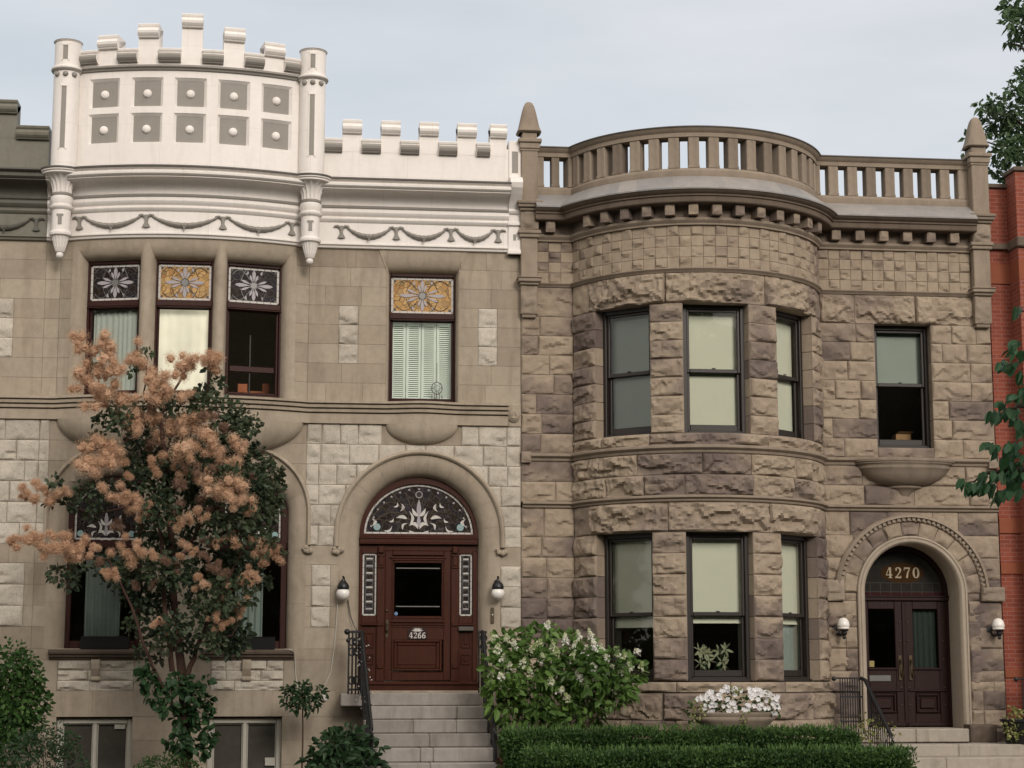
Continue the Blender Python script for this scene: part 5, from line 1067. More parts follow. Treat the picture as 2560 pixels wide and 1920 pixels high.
# right-hand railings with straight bars
def bar_rail(label, xs, zt, zb, slope=None):
    o = thing('handrail', label, 'railing', (xs[0], -.6, zb), 'black iron railings'); y = -.62
    for a_ in (zt-.30, zb+.18): g = MB(); g.box(xs[0], xs[-1], y-.012, y+.012, a_, a_+.025, .5, 0, .003); g.build('cross_bar', MT['iron'], o)
    g = MB(); g.box(xs[0]-.10, xs[-1], y-.022, y+.022, zt-.012, zt+.012, .5, 0, .005); g.ball((xs[0]-.1, y, zt-.01), .038, 10)
    if slope:
        g.build('rail', MT['iron'], o, 40); g = MB(); xe, ye, ze = slope; P = [(xs[-1]-.02, y, zt), (xs[-1]+.03, y-.06, zt-.03)]+[(xs[-1]+.03+(xe-xs[-1]-.03)*i/6, y-.06+(ye-y+.06)*i/6, zt-.03+(ze-zt+.03)*i/6) for i in range(1, 7)]+[(xe+.01, ye-.04, ze-.09), (xe-.005, ye-.02, ze-.14)]
        g.tube(P, .030, 8)
    g.build('rail', MT['iron'], o, 40); g = MB()
    for x in xs: bar(g, (x, y, zb), (x, y, zt), .010)
    if slope:
        for i in range(1, 12):
            s = i/12; bar(g, (xs[-1]+.03+(xe-xs[-1]-.03)*s, y-.06+(ye-y+.06)*s, zb-.45*s), (xs[-1]+.03+(xe-xs[-1]-.03)*s, y-.06+(ye-y+.06)*s, zt-.03+(ze-zt+.03)*s), .009)
        for i in range(7): bar(g, (xe-.20+.033*i, ye+.02, .10), (xe-.20+.033*i, ye+.02, ze-.20), .009)
        g.box(xe-.22, xe+.05, ye-.0, ye+.04, ze-.21, ze-.185, .5, 0, .004)
    g.build('bars', MT['iron'], o, 40)
bar_rail('black iron railing with straight bars sloping down left of the dark double doors', [8.33+.039*i for i in range(10)], 1.655, .80, (8.80, -1.62, .80))
bar_rail('black iron railing with straight bars in front of the red brick wall', [11.27+.049*i for i in range(16)], 1.645, .66)
# ================================================================ lamps
def globe_lamp(x, label):
    o = thing('wall_lamp', label, 'lamp', (x, 0, 3.0), 'black and white globe lamps'); g = MB(); y = -.17
    g.lathe([(.001, 3.175), (.02, 3.17), (.025, 3.145), (.03, 3.13), (.065, 3.11), (.088, 3.07), (.092, 3.03), (.085, 3.005), (.06, 3.0)], (x, y, 0), 20); g.tube([(x+.01, -.01, 3.12), (x+.01, -.10, 3.19), (x, y, 3.20), (x, y, 3.16)], .018, 8); g.lathe([(.001, -.03), (.05, -.03), (.055, -.005), (.055, .0)], (x+.01, -.0, 3.10), 14) if False else g.box(x-.04, x+.05, -.03, 0, 3.03, 3.16, .5, 0, .015)
    g.build('lamp_cap', MT['iron'], o, 40); g = MB(); g.ball((x, y, 2.945), .105, 24, sz=.95); g.build('globe', MT['globe'], o, 80); return o
gl = globe_lamp(.62, 'globe wall lamp with black cap left of the red-brown arched door')
copy_thing(gl, (2.405, 0, .015), 'globe wall lamp with black cap right of the red-brown arched door')
def acorn_lamp(x, label):
    o = thing('wall_lamp', label, 'lamp', (x, 0, 2.4), 'white acorn lamps'); y = -.20; g = MB()
    g.lathe([(.04, 2.415), (.09, 2.42), (.098, 2.435), (.09, 2.45), (.098, 2.46), (.10, 2.49), (.092, 2.53), (.075, 2.565), (.05, 2.59), (.02, 2.60), (.001, 2.602)], (x, y, 0), 24); g.build('globe', MT['globe'], o, 60)
    g = MB(); g.lathe([(.001, 2.26), (.018, 2.265), (.03, 2.29), (.022, 2.31), (.04, 2.34), (.05, 2.36), (.04, 2.38), (.07, 2.40), (.075, 2.417)], (x+.01, y, 0), 16); g.tube([(x-.06, -.0, 2.37), (x-.05, -.08, 2.33), (x-.01, -.15, 2.33), (x+.005, y, 2.36)], .022, 8)
    P = [[(x-.07+r*cos(2*pi*i/18), yy, 2.37+r*1.15*sin(2*pi*i/18)) for yy, r in ((0, .09), (-.02, .09), (-.04, .06), (-.045, .001))] for i in range(18)]; g.grid(P, closeu=True); g.build('bracket', MT['iron'], o, 40); return o
al = acorn_lamp(8.53, 'white acorn wall lamp on black bracket left of the dark double doors')
copy_thing(al, (2.55, 0, 0), 'white acorn wall lamp on black bracket right of the dark double doors')
def cable(pts, label, mat, r=.007):
    P = []
    for a, b_ in zip(pts[:-1], pts[1:]): P += [Vector(a).lerp(Vector(b_), i/5) for i in range(5)]
    P.append(Vector(pts[-1])); g = MB(); g.tube([tuple(p) for p in P], r, 6); tag(g.build('cable', mat, smooth=60), label, 'cable')
cable([(.54, -.02, 2.80), (.52, -.015, 2.4), (.49, -.012, 2.05), (.45, -.012, 1.75), (.36, -.012, 1.52), (.33, -.012, 1.42)], 'thin cream cable hanging from the left globe lamp down the tan wall', MT['wwhite'], .008)
cable([(.70, -.02, 2.86), (.74, -.02, 2.62), (.80, -.02, 2.45), (.87, -.05, 2.35), (.88, -.5, 2.33)], 'dark wire from the left globe lamp to the handrail', MT['lead'], .009)
cable([(-.26, -.12, 2.095), (-.17, -.155, 2.085), (-.12, -.16, 2.06), (-.10, -.05, 1.95), (-.09, -.012, 1.75), (-.06, -.012, 1.52), (-.05, -.012, 1.30)], 'cream cable running over the right end of the window sill', MT['wwhite'], .008)
def outlet(x, z, label, y=0.): 
    g = MB(); g.box(x-.035, x+.035, y-.035, y-.0, z-.05, z+.05, .5, 0, .01); g.box(x-.02, x+.02, y-.04, y-.03, z-.03, z+.03, .5, 0, .004); tag(g.build('outlet_box', MT['opal'], smooth=30), label, 'outlet')
outlet(.36, 1.355, 'small white outlet box beside the round-topped little tree'); outlet(8.14, 1.20, 'small white outlet box on brownstone left of the barred railing', -.06)
for x, lab in ((-2.98, 'black planter box on the sill of the lower left window'), (-.77, 'black planter box on the sill of the lower right window, by the smoke tree')):
    g = MB(); piece(g, x-.36, x+.36, [(-.06, 2.092), (.07, 2.092), (.10, 2.27), (.11, 2.28), (.085, 2.285), (.08, 2.27), (-.06, 2.27)], MF, 1); tag(g.build('planter_box', MT['iron']), lab, 'planter', 'black planter boxes on the window sills')
g = MB(); g.box(9.76, 10.02, .62, .85, 5.32, 5.66, .5, 0, .004); g.add([(9.76, .62, 5.66), (10.02, .62, 5.66), (10.06, .55, 5.70), (9.80, .55, 5.70)], [(0, 1, 2, 3)])
tag(g.build('cardboard_box', plain('brown_cardboard', (.40, .24, .12), .9)), 'brown cardboard box inside the upper right window', 'box')
g = MB(); g.tube([(2.08, .235, 6.65), (2.08, .235, 6.33)], .004, 5); g.tube([(2.08+.085*cos(a*pi/10), .235, 6.24+.10*sin(a*pi/10)) for a in range(21)], .006, 5)
for k in range(5): g.tube([(2.0+.04*k, .235, 6.17-.02*abs(k-2)), (2.0+.04*k, .235, 6.03-.02*(k % 2))], .005, 5)
for k in range(6): g.tube([(2.08+.085*cos(k), .235, 6.24+.10*sin(k)), (2.08+.085*cos(k+2.3), .235, 6.24+.10*sin(k+2.3))], .0025, 4)
tag(g.build('dream_catcher', MT['lead']), 'dream catcher hanging against white shutters behind the amber-topped window', 'ornament')
g = MB(); rockblock(g, 10.47, 10.90, .65, .93, lambda u, n, z: (u, -.42-n, z+.0*u), rnd, .05, 0, .3, .03, .1, gap=0); tag(g.build('stone_block', MT['darktrim'], smooth=40), 'dark rough stone block right of the dark double doors', 'stone')

# ================================================================ planting
NR = np.random.RandomState
def unit(v): return v/np.maximum(np.linalg.norm(v, axis=1, keepdims=True), 1e-9)
def leaves(mb, C, D, L, wr, rs, fold=.12, oval=False, tints=None, m=0, droop=.0):
    n = len(C); D = unit(D); rv = rs.randn(n, 3); S = unit(np.cross(D, rv)); U = np.cross(S, D); L = np.broadcast_to(np.asarray(L, float), (n,))[:, None]; W = L*wr
    tip = C+D*L-np.array([0, 0, 1])*L*droop
    t = rs.rand(n) if tints is None else tints
    if not oval:
        mid = C+D*L*.45; V = np.stack([C, mid+S*W+U*L*fold, tip, mid-S*W+U*L*fold], 1).reshape(-1, 3); F = [(4*i, 4*i+1, 4*i+2, 4*i+3) for i in range(n)]
        F = [f for i in range(n) for f in ((4*i, 4*i+1, 4*i+2), (4*i, 4*i+2, 4*i+3))]; T = np.repeat(t, 2)
    else:
        a, b_ = C+D*L*.3, C+D*L*.68-np.array([0, 0, 1])*L*droop*.4
        V = np.stack([C, a+S*W+U*L*fold, b_+S*W*.85+U*L*fold, tip, b_-S*W*.85+U*L*fold, a-S*W+U*L*fold], 1).reshape(-1, 3)
        F = [f for i in range(n) for f in ((6*i, 6*i+1, 6*i+2, 6*i+3), (6*i, 6*i+3, 6*i+4, 6*i+5))]; T = np.repeat(t, 2)
    mb.add(V, F, T, m)
def blob(rs, c, r, n, shell=.55, sq=(1, 1, 1)):
    d = unit(rs.randn(n, 3)); k = shell+(1-shell)*rs.rand(n, 1)**.6; return np.array(c)+d*k*r*np.array(sq), d
def clumps(mb, cs, dens, L, wr, rs, oval=False, droop=.1, up=.2, shell=.4, sq=(1, 1, 1), fold=.12, tb=None):
    for c, r in cs:
        n = max(6, int(dens*r*r)); P, d = blob(rs, c, r, n, shell, sq); base = rs.rand()
        leaves(mb, P, d+rs.randn(n, 3)*.6+np.array([0, 0, up]), L*(.7+.6*rs.rand(n)), wr, rs, fold, oval, np.clip(.5*base+.5*rs.rand(n), 0, 1) if tb is None else np.clip(tb+rs.randn(n)*.2, 0, 1), 0, droop)
def limb(g, pts, r0, r1, n=8, wob=0., rs=None):
    P = []
    for i in range(len(pts)-1):
        for k in range(4): P.append(Vector(pts[i]).lerp(Vector(pts[i+1]), k/4))
    P.append(Vector(pts[-1]))
    if rs is not None: P = [p+Vector(rs.randn(3)*wob) if 0 < i < len(P)-1 else p for i, p in enumerate(P)]
    g.tube([tuple(p) for p in P], [r0+(r1-r0)*i/(len(P)-1) for i in range(len(P))], n)
LF = {'smoke': leafmat('smoke_tree_leaf', [(.018, .032, .018), (.038, .058, .030), (.062, .088, .044), (.065, .052, .034)]), 'low': leafmat('young_leaf', [(.020, .048, .018), (.035, .085, .030)]),
      'hyd': leafmat('hydrangea_leaf', [(.045, .095, .02), (.10, .185, .042), (.165, .27, .065)]), 'hedge': leafmat('hedge_leaf', [(.022, .054, .015), (.056, .115, .03), (.11, .20, .05)]),
      'shrub': leafmat('shrub_leaf', [(.02, .054, .014), (.046, .106, .025), (.09, .17, .042)]), 'dark': leafmat('peony_leaf', [(.014, .036, .015), (.034, .072, .03), (.05, .095, .04)]), 'tree': leafmat('tree_leaf', [(.05, .085, .04), (.085, .14, .06)]),
      'linden': leafmat('street_tree_leaf', [(.016, .055, .02), (.042, .115, .044), (.085, .18, .085)], .3), 'var': leafmat('variegated_leaf', [(.07, .10, .02), (.22, .24, .07), (.42, .40, .20)])}
PUFF = leafmat('smoke_plume', [(.54, .34, .218), (.66, .445, .30), (.76, .555, .395)], .35, .9); WHITE = leafmat('white_petal', [(.36, .44, .18), (.72, .73, .55), (.86, .85, .81)], .2, .7); PETUNIA = leafmat('petunia_petal', [(.80, .79, .79), (.86, .85, .86)], .2, .6)

# --- smoke tree
rs = NR(4); T_ = thing('smoke_tree', 'smoke tree with orange-pink fluffy plumes in front of the left windows', 'tree', tuple(atd(400, 1660, -2.0)))
g = MB()
for pts, r0, r1 in (([(402, 1665), (398, 1500), (386, 1400), (372, 1250), (368, 1100), (358, 1000), (345, 900), (400, 800)], .062, .012), ([(396, 1560), (350, 1480), (312, 1400), (285, 1310), (235, 1210), (150, 1190), (80, 1170)], .024, .006), ([(372, 1450), (360, 1350), (350, 1200), (340, 1080), (300, 960), (230, 880), (200, 780)], .032, .007), ([(398, 1480), (425, 1400), (470, 1290), (530, 1180), (585, 1070)], .034, .008), ([(368, 1140), (300, 1090), (200, 1110), (110, 1080)], .022, .006), ([(362, 1020), (430, 930), (455, 800)], .02, .006), ([(350, 920), (310, 850), (320, 770)], .016, .005), ([(372, 1240), (430, 1140), (490, 1050), (530, 940)], .024, .006), ([(430, 1390), (500, 1370), (560, 1260)], .014, .005)):
    limb(g, [tuple(atd(x, y, -2.0+.5*sin(x*.03+i*1.1)*min(1, i*.3))) for i, (x, y) in enumerate(pts)], r0*1.25, r1*1.3, 8, .008, rs)
g.build('trunk', MT['reddish_bark'], T_, 60)
LC = [(205,800,16),(285,795,14),(318,765,15),(335,830,18),(458,800,16),(470,832,20),(440,845,18),(245,870,22),(220,910,20),(262,912,28),(300,890,32),(340,880,32),(385,885,28),(430,872,32),(480,890,35),(512,902,33),(538,922,26),(350,930,38),(300,940,33),(420,940,38),(470,950,40),(520,960,40),(210,950,18),(300,990,38),(350,1000,42),(400,1000,42),(450,1000,42),(500,1010,40),(550,1000,38),(580,1022,32),(602,1045,20),(290,1040,28),(340,1060,42),(390,1060,42),(440,1060,40),(490,1040,40),(540,1050,42),(580,1060,33),(118,1040,15),(185,1060,22),(150,1085,18),(210,1082,22),(108,1085,12),(232,1050,18),(200,1112,16),(350,1110,38),(400,1120,38),(450,1110,33),(510,1110,40),(560,1100,42),(590,1090,26),(560,1150,38),(520,1150,33),(470,1140,33),(320,1140,26),(340,1180,33),(390,1170,33),(440,1180,33),(490,1190,33),(540,1190,33),(580,1180,28),(600,1200,12),(120,1240,15),(150,1250,17),(170,1225,15),(240,1228,26),(290,1238,32),(340,1230,30),(390,1240,26),(430,1240,28),(480,1240,33),(530,1230,28),(560,1255,20),(310,1285,26),(270,1282,16),(350,1295,24),(420,1290,20),(470,1290,32),(520,1282,26),(330,1335,22),(375,1352,22),(430,1340,22),(480,1340,32),(510,1372,28),(460,1382,22),(350,1392,16),(392,1382,18),(500,1402,18)]
S_ = 156.0*.864*1.075
def lay(lst, Y, spread_): return [(np.array(atd(x, y, Y+rs.uniform(-spread_, spread_))), r/S_*(1.35 if y > 1220 and y < 1420 else 1)) for x, y, r in lst]
g = MB(); LC += [(300,1320,16),(285,1350,13),(320,1380,15),(305,1410,12),(340,1420,12),(355,1360,14),(410,1400,14),(440,1420,10)]
clumps(g, lay(LC, -2.05, .55), 2450, .08, .38, rs, True, .1, .1, .12); g.build('foliage', LF['smoke'], T_)
LL = [(315,1460,20),(335,1492,22),(390,1480,26),(420,1500,22),(442,1472,12),(360,1520,22),(400,1550,27),(430,1540,22),(455,1512,15),(380,1600,22),(415,1602,23),(452,1590,18),(440,1622,15),(308,1440,12)]
g = MB(); clumps(g, lay(LL, -2.15, .15), 2400, .10, .40, rs, True, .25, -.1, .2); g.build('lower_foliage', LF['low'], T_)
PL_ = [[(165,728,16),(185,740,18),(210,752,18),(222,772,20),(205,790,18),(230,795,18),(195,815,20),(225,820,16),(178,842,16),(198,845,18),(215,835,14),(168,808,10),(240,765,14),(250,800,12)],[(295,762,14),(305,780,17),(318,800,16),(290,775,12),(322,822,12)],[(392,780,16),(410,785,16),(398,800,18),(420,795,12),(385,795,12)],[(452,768,16),(470,775,15),(460,788,14),(440,780,10)],
  [(232,848,16),(255,858,18),(240,875,16),(272,862,14)],[(335,825,18),(360,830,20),(385,835,18),(345,850,18),(400,845,16),(372,855,16),(318,850,12)],[(310,900,18),(290,915,16),(330,890,14),(300,935,14)],[(345,915,20),(370,925,22),(395,910,20),(420,905,20),(410,930,18),(440,900,16),(385,945,18),(355,940,16),(430,925,14)],[(395,965,20),(420,960,18),(445,945,20),(455,965,16),(440,978,14),(405,985,14)],[(200,965,18),(225,960,20),(240,975,20),(215,985,22),(195,1000,20),(225,1005,18),(250,960,12),(185,1015,14),(210,1020,14)],[(480,1000,14),(500,968,16),(520,962,12),(515,1005,12)],
  [(465,1050,18),(485,1045,20),(505,1050,20),(490,1068,20),(515,1070,18),(470,1075,14),(530,1085,14),(500,1090,14)],[(245,1055,16),(265,1065,20),(285,1075,20),(300,1090,18),(270,1088,18),(312,1105,14),(250,1075,12),(325,1090,12)],[(55,1055,14),(75,1050,18),(95,1065,18),(110,1080,16),(80,1078,16),(60,1075,12),(130,1068,16),(148,1060,12)],[(35,1165,16),(55,1175,18),(75,1165,20),(95,1175,20),(115,1180,20),(135,1175,20),(155,1185,20),(175,1190,18),(100,1155,18),(130,1158,16),(60,1155,14),(85,1190,14),(150,1205,16),(195,1195,14),(175,1170,14),(25,1170,10)],
  [(270,1185,16),(290,1190,18),(310,1195,16),(285,1208,14),(325,1205,12),(300,1178,12)],[(385,1125,16),(405,1120,16),(395,1140,14),(430,1105,14),(445,1115,12)],[(545,1170,12),(562,1178,14),(578,1195,15),(592,1185,12),(600,1205,12),(575,1212,12),(560,1200,10)],[(485,1160,12),(500,1150,14),(512,1168,12),(470,1170,10)],[(535,1235,12),(550,1250,12),(540,1262,10),(500,1265,11),(518,1258,10)],[(525,1305,11),(515,1320,10)],[(470,1330,12),(490,1340,12),(480,1352,10),(455,1345,9)],[(345,1340,10),(360,1352,9),(330,1350,8)],[(435,1030,12),(445,1045,12),(450,1022,10)],[(400,1180,12),(390,1195,12),(415,1190,10)],[(235,1245,12),(225,1235,10),(250,1240,10),(200,1180,10)],[(430,1250,11),(440,1262,10),(425,1270,9)],[(520,1080,12),(545,1092,12),(535,1110,10)],[(330,1000,14),(350,985,13),(340,1020,12)],[(270,1000,12),(285,1020,12)],[(380,1010,12),(400,1025,12)]]
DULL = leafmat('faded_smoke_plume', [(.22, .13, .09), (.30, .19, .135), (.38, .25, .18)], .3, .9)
def puffs(lst, Y, mt=None):
    g = MB()
    for x, y, r in lst:
        c = np.array(atd(x+rs.uniform(-3, 3), y+rs.uniform(-3, 3), Y+rs.uniform(-.10, .10))); R_ = r/S_*rs.uniform(1.0, 1.35); tb = rs.uniform(.25, .75)
        for k in range(3):
            c2 = c+rs.randn(3)*R_*.5; R2 = R_*rs.uniform(.5, .8)
            n = 640; d = unit(rs.randn(n, 3)); P = c2+d*R2*(.3+.78*rs.rand(n, 1)**.95); dd = d*.3+rs.randn(n, 3)*.8
            leaves(g, P, dd, .026*(.5+1.0*rs.rand(n)), .075, rs, .0, False, np.clip(tb+rs.randn(n)*.18, 0, 1))
            o_ = len(g.V); g.ball(tuple(c2), R2*.5, 10, tb*.7)
            for vi in range(o_, len(g.V)): g.V[vi] = tuple(c2+(np.array(g.V[vi])-c2)*rs.uniform(.55, 1.35))
    g.build('flower_plume', mt or PUFF, T_)
for i, l in enumerate(PL_): puffs([(x, y, r*(1.3 if i in (0, 9, 10) else .78 if i > 11 else 1.06)) for x, y, r in l], -2.55+.25*sin(i*2.1) if i < 16 else -2.5)

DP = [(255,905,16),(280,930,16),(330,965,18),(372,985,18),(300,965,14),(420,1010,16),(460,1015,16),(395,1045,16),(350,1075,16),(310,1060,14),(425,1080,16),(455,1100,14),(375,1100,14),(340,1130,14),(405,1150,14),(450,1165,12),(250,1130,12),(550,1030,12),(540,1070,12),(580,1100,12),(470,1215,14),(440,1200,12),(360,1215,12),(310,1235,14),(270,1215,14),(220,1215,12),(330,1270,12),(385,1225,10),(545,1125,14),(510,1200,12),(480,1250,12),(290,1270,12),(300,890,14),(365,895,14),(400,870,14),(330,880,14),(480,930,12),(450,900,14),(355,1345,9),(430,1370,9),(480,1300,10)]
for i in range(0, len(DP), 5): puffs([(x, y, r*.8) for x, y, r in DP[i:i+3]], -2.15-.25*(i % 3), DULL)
# --- shrubs
def shrub(name, label, cat, cs, mat, dens, L, wr, base, seed, **k):
    global rs; rs = NR(seed); o = thing(name, label, cat, base); g = MB()
    for c, r in cs[::2]: limb(g, [base, ((base[0]+c[0])/2, (base[1]+c[1])/2, base[2]+(c[2]-base[2])*.6), tuple(c)], .012, .004, 5)
    g.build('stem', MT['bark'], o); g = MB(); clumps(g, cs, dens, L, wr, rs, **k); g.build('foliage', mat, o); return o
rs = NR(9)
bl = [(np.array(atd(x, y, -1.2+rs.uniform(-.35, .2))), r/130) for x, y, r in [(20,1425,40),(50,1440,30),(70,1460,25),(30,1470,50),(75,1490,25),(15,1510,60),(60,1520,45),(95,1500,12),(30,1560,55),(70,1560,25),(10,1610,60),(-30,1480,60),(-30,1560,60),(85,1535,15)]]
shrub('shrub', 'tall bright green shrub at the left edge below the pale rough stones', 'shrub', bl, LF['shrub'], 2300, .075, .33, (-4.6, -1.2, .1), 21, oval=True, shell=.25, droop=.2)
fe = [(np.array(atd(x, y, -2.2+rs.uniform(-.25, .25))), r/140) for x, y, r in [(90,1600,35),(120,1590,28),(140,1610,30),(60,1620,35),(100,1640,40),(150,1640,30),(170,1650,20),(30,1640,35),(155,1600,18),(70,1590,15)]]
shrub('shrub', 'dark ferny shrub in front of the left basement window', 'shrub', fe, LF['dark'], 2600, .07, .20, (-3.5, -2.2, .05), 22, shell=.2, droop=.25)
bx = [(np.array(atd(x, y, -2.3)), r/135) for x, y, r in [(330,1665,30),(360,1660,32),(395,1665,30),(310,1675,25),(415,1675,22),(350,1690,50),(390,1690,45)]]
shrub('shrub', 'low rounded golden-green bush at the foot of the smoke tree', 'shrub', bx, LF['shrub'], 4600, .035, .4, (-1.9, -2.3, .05), 23, shell=.75, tb=.35)
pe = [(np.array(atd(x, y, -2.1+rs.uniform(-.3, .3))), r/140) for x, y, r in [(720,1600,25),(760,1600,30),(700,1630,30),(740,1630,40),(780,1630,35),(800,1640,20),(690,1650,30),(730,1660,45),(790,1660,35),(745,1585,12),(815,1620,10),(770,1610,25),(712,1590,10)]]
shrub('shrub', 'dark leafy peony bush at the left foot of the tall grey steps', 'shrub', pe, LF['dark'], 1500, .15, .21, (.62, -2.1, .05), 24, oval=True, shell=.3, droop=.35, up=.1)
o = thing('topiary_tree', 'little standard tree with a flat round head on a thin stem', 'tree', (.035, -.9, .05)); rs = NR(25)
tc_ = [(np.array(atd(x, y, -.9+rs.uniform(-.15, .15))), r/135) for x, y, r in [(650,1490,18),(632,1498,17),(675,1500,18),(655,1508,22),(624,1516,12),(690,1503,11),(680,1522,12),(640,1526,13),(662,1482,10),(620,1492,8),(694,1490,7),(612,1505,6),(668,1534,8),(700,1500,5)]]
g = MB(); clumps(g, tc_, 3600, .08, .25, rs, True, .3, .05, .3); g.build('crown', LF['dark'], o); g = MB(); limb(g, [(.035, -.9, .05), (.04, -.9, .6), (.03, -.9, 1.3), (.02, -.9, 1.42)], .014, .012, 7, .003, rs); g.build('trunk', MT['bark'], o, 60)
# --- hydrangea
rs = NR(31); hy = [(np.array(atd(x, y, -1.65+rs.uniform(-.3, .3))), r/138) for x, y, r in [(1100,1402,36),(1160,1385,36),(1220,1398,36),(1270,1405,32),(1090,1450,42),(1150,1440,48),(1210,1450,48),(1270,1450,48),(1325,1440,40),(1365,1452,26),(1090,1500,42),(1150,1500,48),(1210,1510,48),(1270,1500,46),(1320,1490,40),(1355,1480,26),(1110,1540,34),(1170,1548,34),(1230,1548,32),(1062,1430,20),(1066,1480,22),(1185,1358,14),(1112,1372,16),(1080,1395,18),(1285,1535,24)]]
H_ = shrub('hydrangea', 'big hydrangea bush with creamy white flower cones beside the steps', 'shrub', hy, LF['hyd'], 1500, .125, .30, (3.9, -1.65, .1), 32, oval=True, shell=.55, droop=.25, up=.1)
rs = NR(33)
for x, y in [(1065,1375),(1075,1400),(1085,1425),(1060,1450),(1182,1350),(1112,1392),(1150,1400),(1195,1395),(1222,1380),(1250,1374),(1275,1370),(1284,1392),(1170,1420),(1202,1410),(1130,1430),(1145,1455),(1190,1470),(1212,1492),(1250,1460),(1235,1420),(1282,1440),(1310,1420),(1332,1408),(1350,1420),(1376,1408),(1386,1438),(1320,1445),(1340,1452),(1352,1475),(1330,1490),(1290,1465),(1262,1478),(1224,1506),(1100,1440),(1118,1462),(1082,1462),(1310,1538),(1300,1405),(1265,1405),(1240,1395),(1165,1390),(1095,1380),(1360,1440)]:
    g = MB(); c = np.array(atd(x, y, -2.0+rs.uniform(-.12, .12)+.0012*abs(x-1210)*0)); ax = unit(np.array([[rs.randn()*.35, -.35+rs.randn()*.2, 1]]))[0]; n = 30; s = rs.rand(n); LN = rs.uniform(.10, .16)
    P = c+ax*(s[:, None]-.4)*LN+unit(rs.randn(n, 3))*(.056*(1.05-s))[:, None]; tb = rs.uniform(.35, 1.1)
    for k in range(4):
        a = k*pi/2+rs.rand(n)*.4; d = np.stack([np.cos(a), -.3*np.ones(n), np.sin(a)], 1); leaves(g, P, d, .022+.008*rs.rand(n), .42, rs, .02, False, np.clip(tb-s*.6+rs.randn(n)*.1, 0, 1))
    g.build('flower', WHITE, H_)
# --- hedges
def hedge(label, x0, x1, y0, y1, z0, z1, n, seed, brown=False):
    rs = NR(seed); o = thing('hedge', label, 'hedge', ((x0+x1)/2, (y0+y1)/2, z0), 'clipped hedges'); g = MB(); b_ = .12
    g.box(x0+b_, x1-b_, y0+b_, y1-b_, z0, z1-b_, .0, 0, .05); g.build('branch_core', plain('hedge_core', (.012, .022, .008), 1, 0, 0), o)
    W, Dp, H = x1-x0, y1-y0, z1-z0; q = rs.rand(int(n*4), 3)*np.array([W, Dp, H]); dist = np.minimum.reduce([q[:, 0], W-q[:, 0], q[:, 1], Dp-q[:, 1]+.05, H-q[:, 2]]); q = q[dist < .11][:n]; n = len(q)
    fr = np.stack([(q[:, 0] > W-.12)*1.-(q[:, 0] < .12)*1., (q[:, 1] < .12)*-1.+(q[:, 1] > Dp-.1)*1., (q[:, 2] > H-.12)*1.], 1); P = q+np.array([x0, y0, z0])
    both = (np.abs(fr).sum(1) > 1.5); P[both] = P[both]-fr[both]*.022
    lump = .03*np.sin(P[:, 0]*5+seed)+.02*np.sin(P[:, 0]*13+2)+.02*np.sin(P[:, 2]*15+P[:, 0]*3); P += fr*(lump*.8+rs.randn(n)*.018)[:, None]
    leaves(g2 := MB(), P, fr*.45+rs.randn(n, 3)*.6+np.array([0, 0, .65]), .042*(.6+.8*rs.rand(n)), .32, rs, .1, False, np.clip(.42+rs.randn(n)*.25+.12*np.sin(P[:, 0]*3+P[:, 2]*6), 0, 1))
    k = 350; xx = x0+rs.rand(k)*W; leaves(g2, np.stack([xx, y0+rs.rand(k)*Dp, np.full(k, z1)], 1), np.stack([rs.randn(k)*.25, rs.randn(k)*.25, np.ones(k)], 1), .06+.06*rs.rand(k), .12, rs, .1, False, .6+.4*rs.rand(k))
    g2.build('foliage', LF['hedge'], o)
    if brown: n = 500; q_ = MB(); leaves(q_, np.stack([x0-.02+rs.rand(n)*.05, y0+rs.rand(n)*Dp, z0+.1+rs.rand(n)*.45], 1), rs.randn(n, 3)+np.array([-1, 0, 0]), .04, .3, rs); q_.build('dead_foliage', leafmat('dry_leaf', [(.05, .025, .012), (.11, .055, .03)]), o)
hedge('taller clipped green hedge, the rear one, below the white-flowered urn', 2.78, 7.95, -3.1, -2.55, 0, .93, 42000, 41, True)
hedge('lower clipped green hedge, the front one, along the bottom edge', 2.95, 8.16, -4.55, -3.8, 0, .70, 42000, 42)
# --- urn with white flowers
o = thing('urn', 'low stone flower urn between the hedge and the bow', 'planter', (6.33, -2.0, .1)); g = MB()
g.lathe([(.001, .15), (.30, .15), (.32, .22), (.22, .30), (.20, .55), (.26, .72), (.42, .86), (.55, .98), (.58, 1.0), (.60, 1.03), (.585, 1.06), (.62, 1.09), (.625, 1.115), (.59, 1.125), (.55, 1.08)], (6.33, -2.0, 0), 40, flute=.03, nf=24, sy=.52); ub_ = g.build('bowl', MT['sandtrim'], o, 40); ub_.location.z += .04
o = thing('petunias', 'mass of white petunias with trailing yellow-green leaves filling the urn', 'flowers', (6.33, -2.0, 1.1)); rs = NR(51); g = MB()
fc = [(np.array((6.33+dx, -2.02+rs.uniform(-.12, .12), z)), r) for dx, z, r in [(-.55,1.2,.14),(-.4,1.25,.16),(-.2,1.28,.18),(0,1.3,.18),(.2,1.3,.18),(.4,1.25,.16),(.55,1.2,.13),(-.62,1.08,.09),(-.66,.98,.07)]]
clumps(g, fc, 1700, .06, .36, rs, True, .2, .2, .3); g.build('foliage', LF['shrub'], o); g = MB()
clumps(g, [(np.array((6.33+dx, -2.3+.12*abs(dx), z)), r) for dx, z, r in [(-.62,1.15,.1),(-.68,1.05,.08),(-.72,.97,.06),(.05,1.08,.06),(.07,1.0,.05),(.06,1.14,.06),(-.05,1.5,.07),(.45,1.42,.07),(-.6,1.25,.07),(-.1,1.46,.06)]], 3200, .04, .36, rs, True, .2, 0, .2); g.build('trailing_foliage', LF['var'], o)
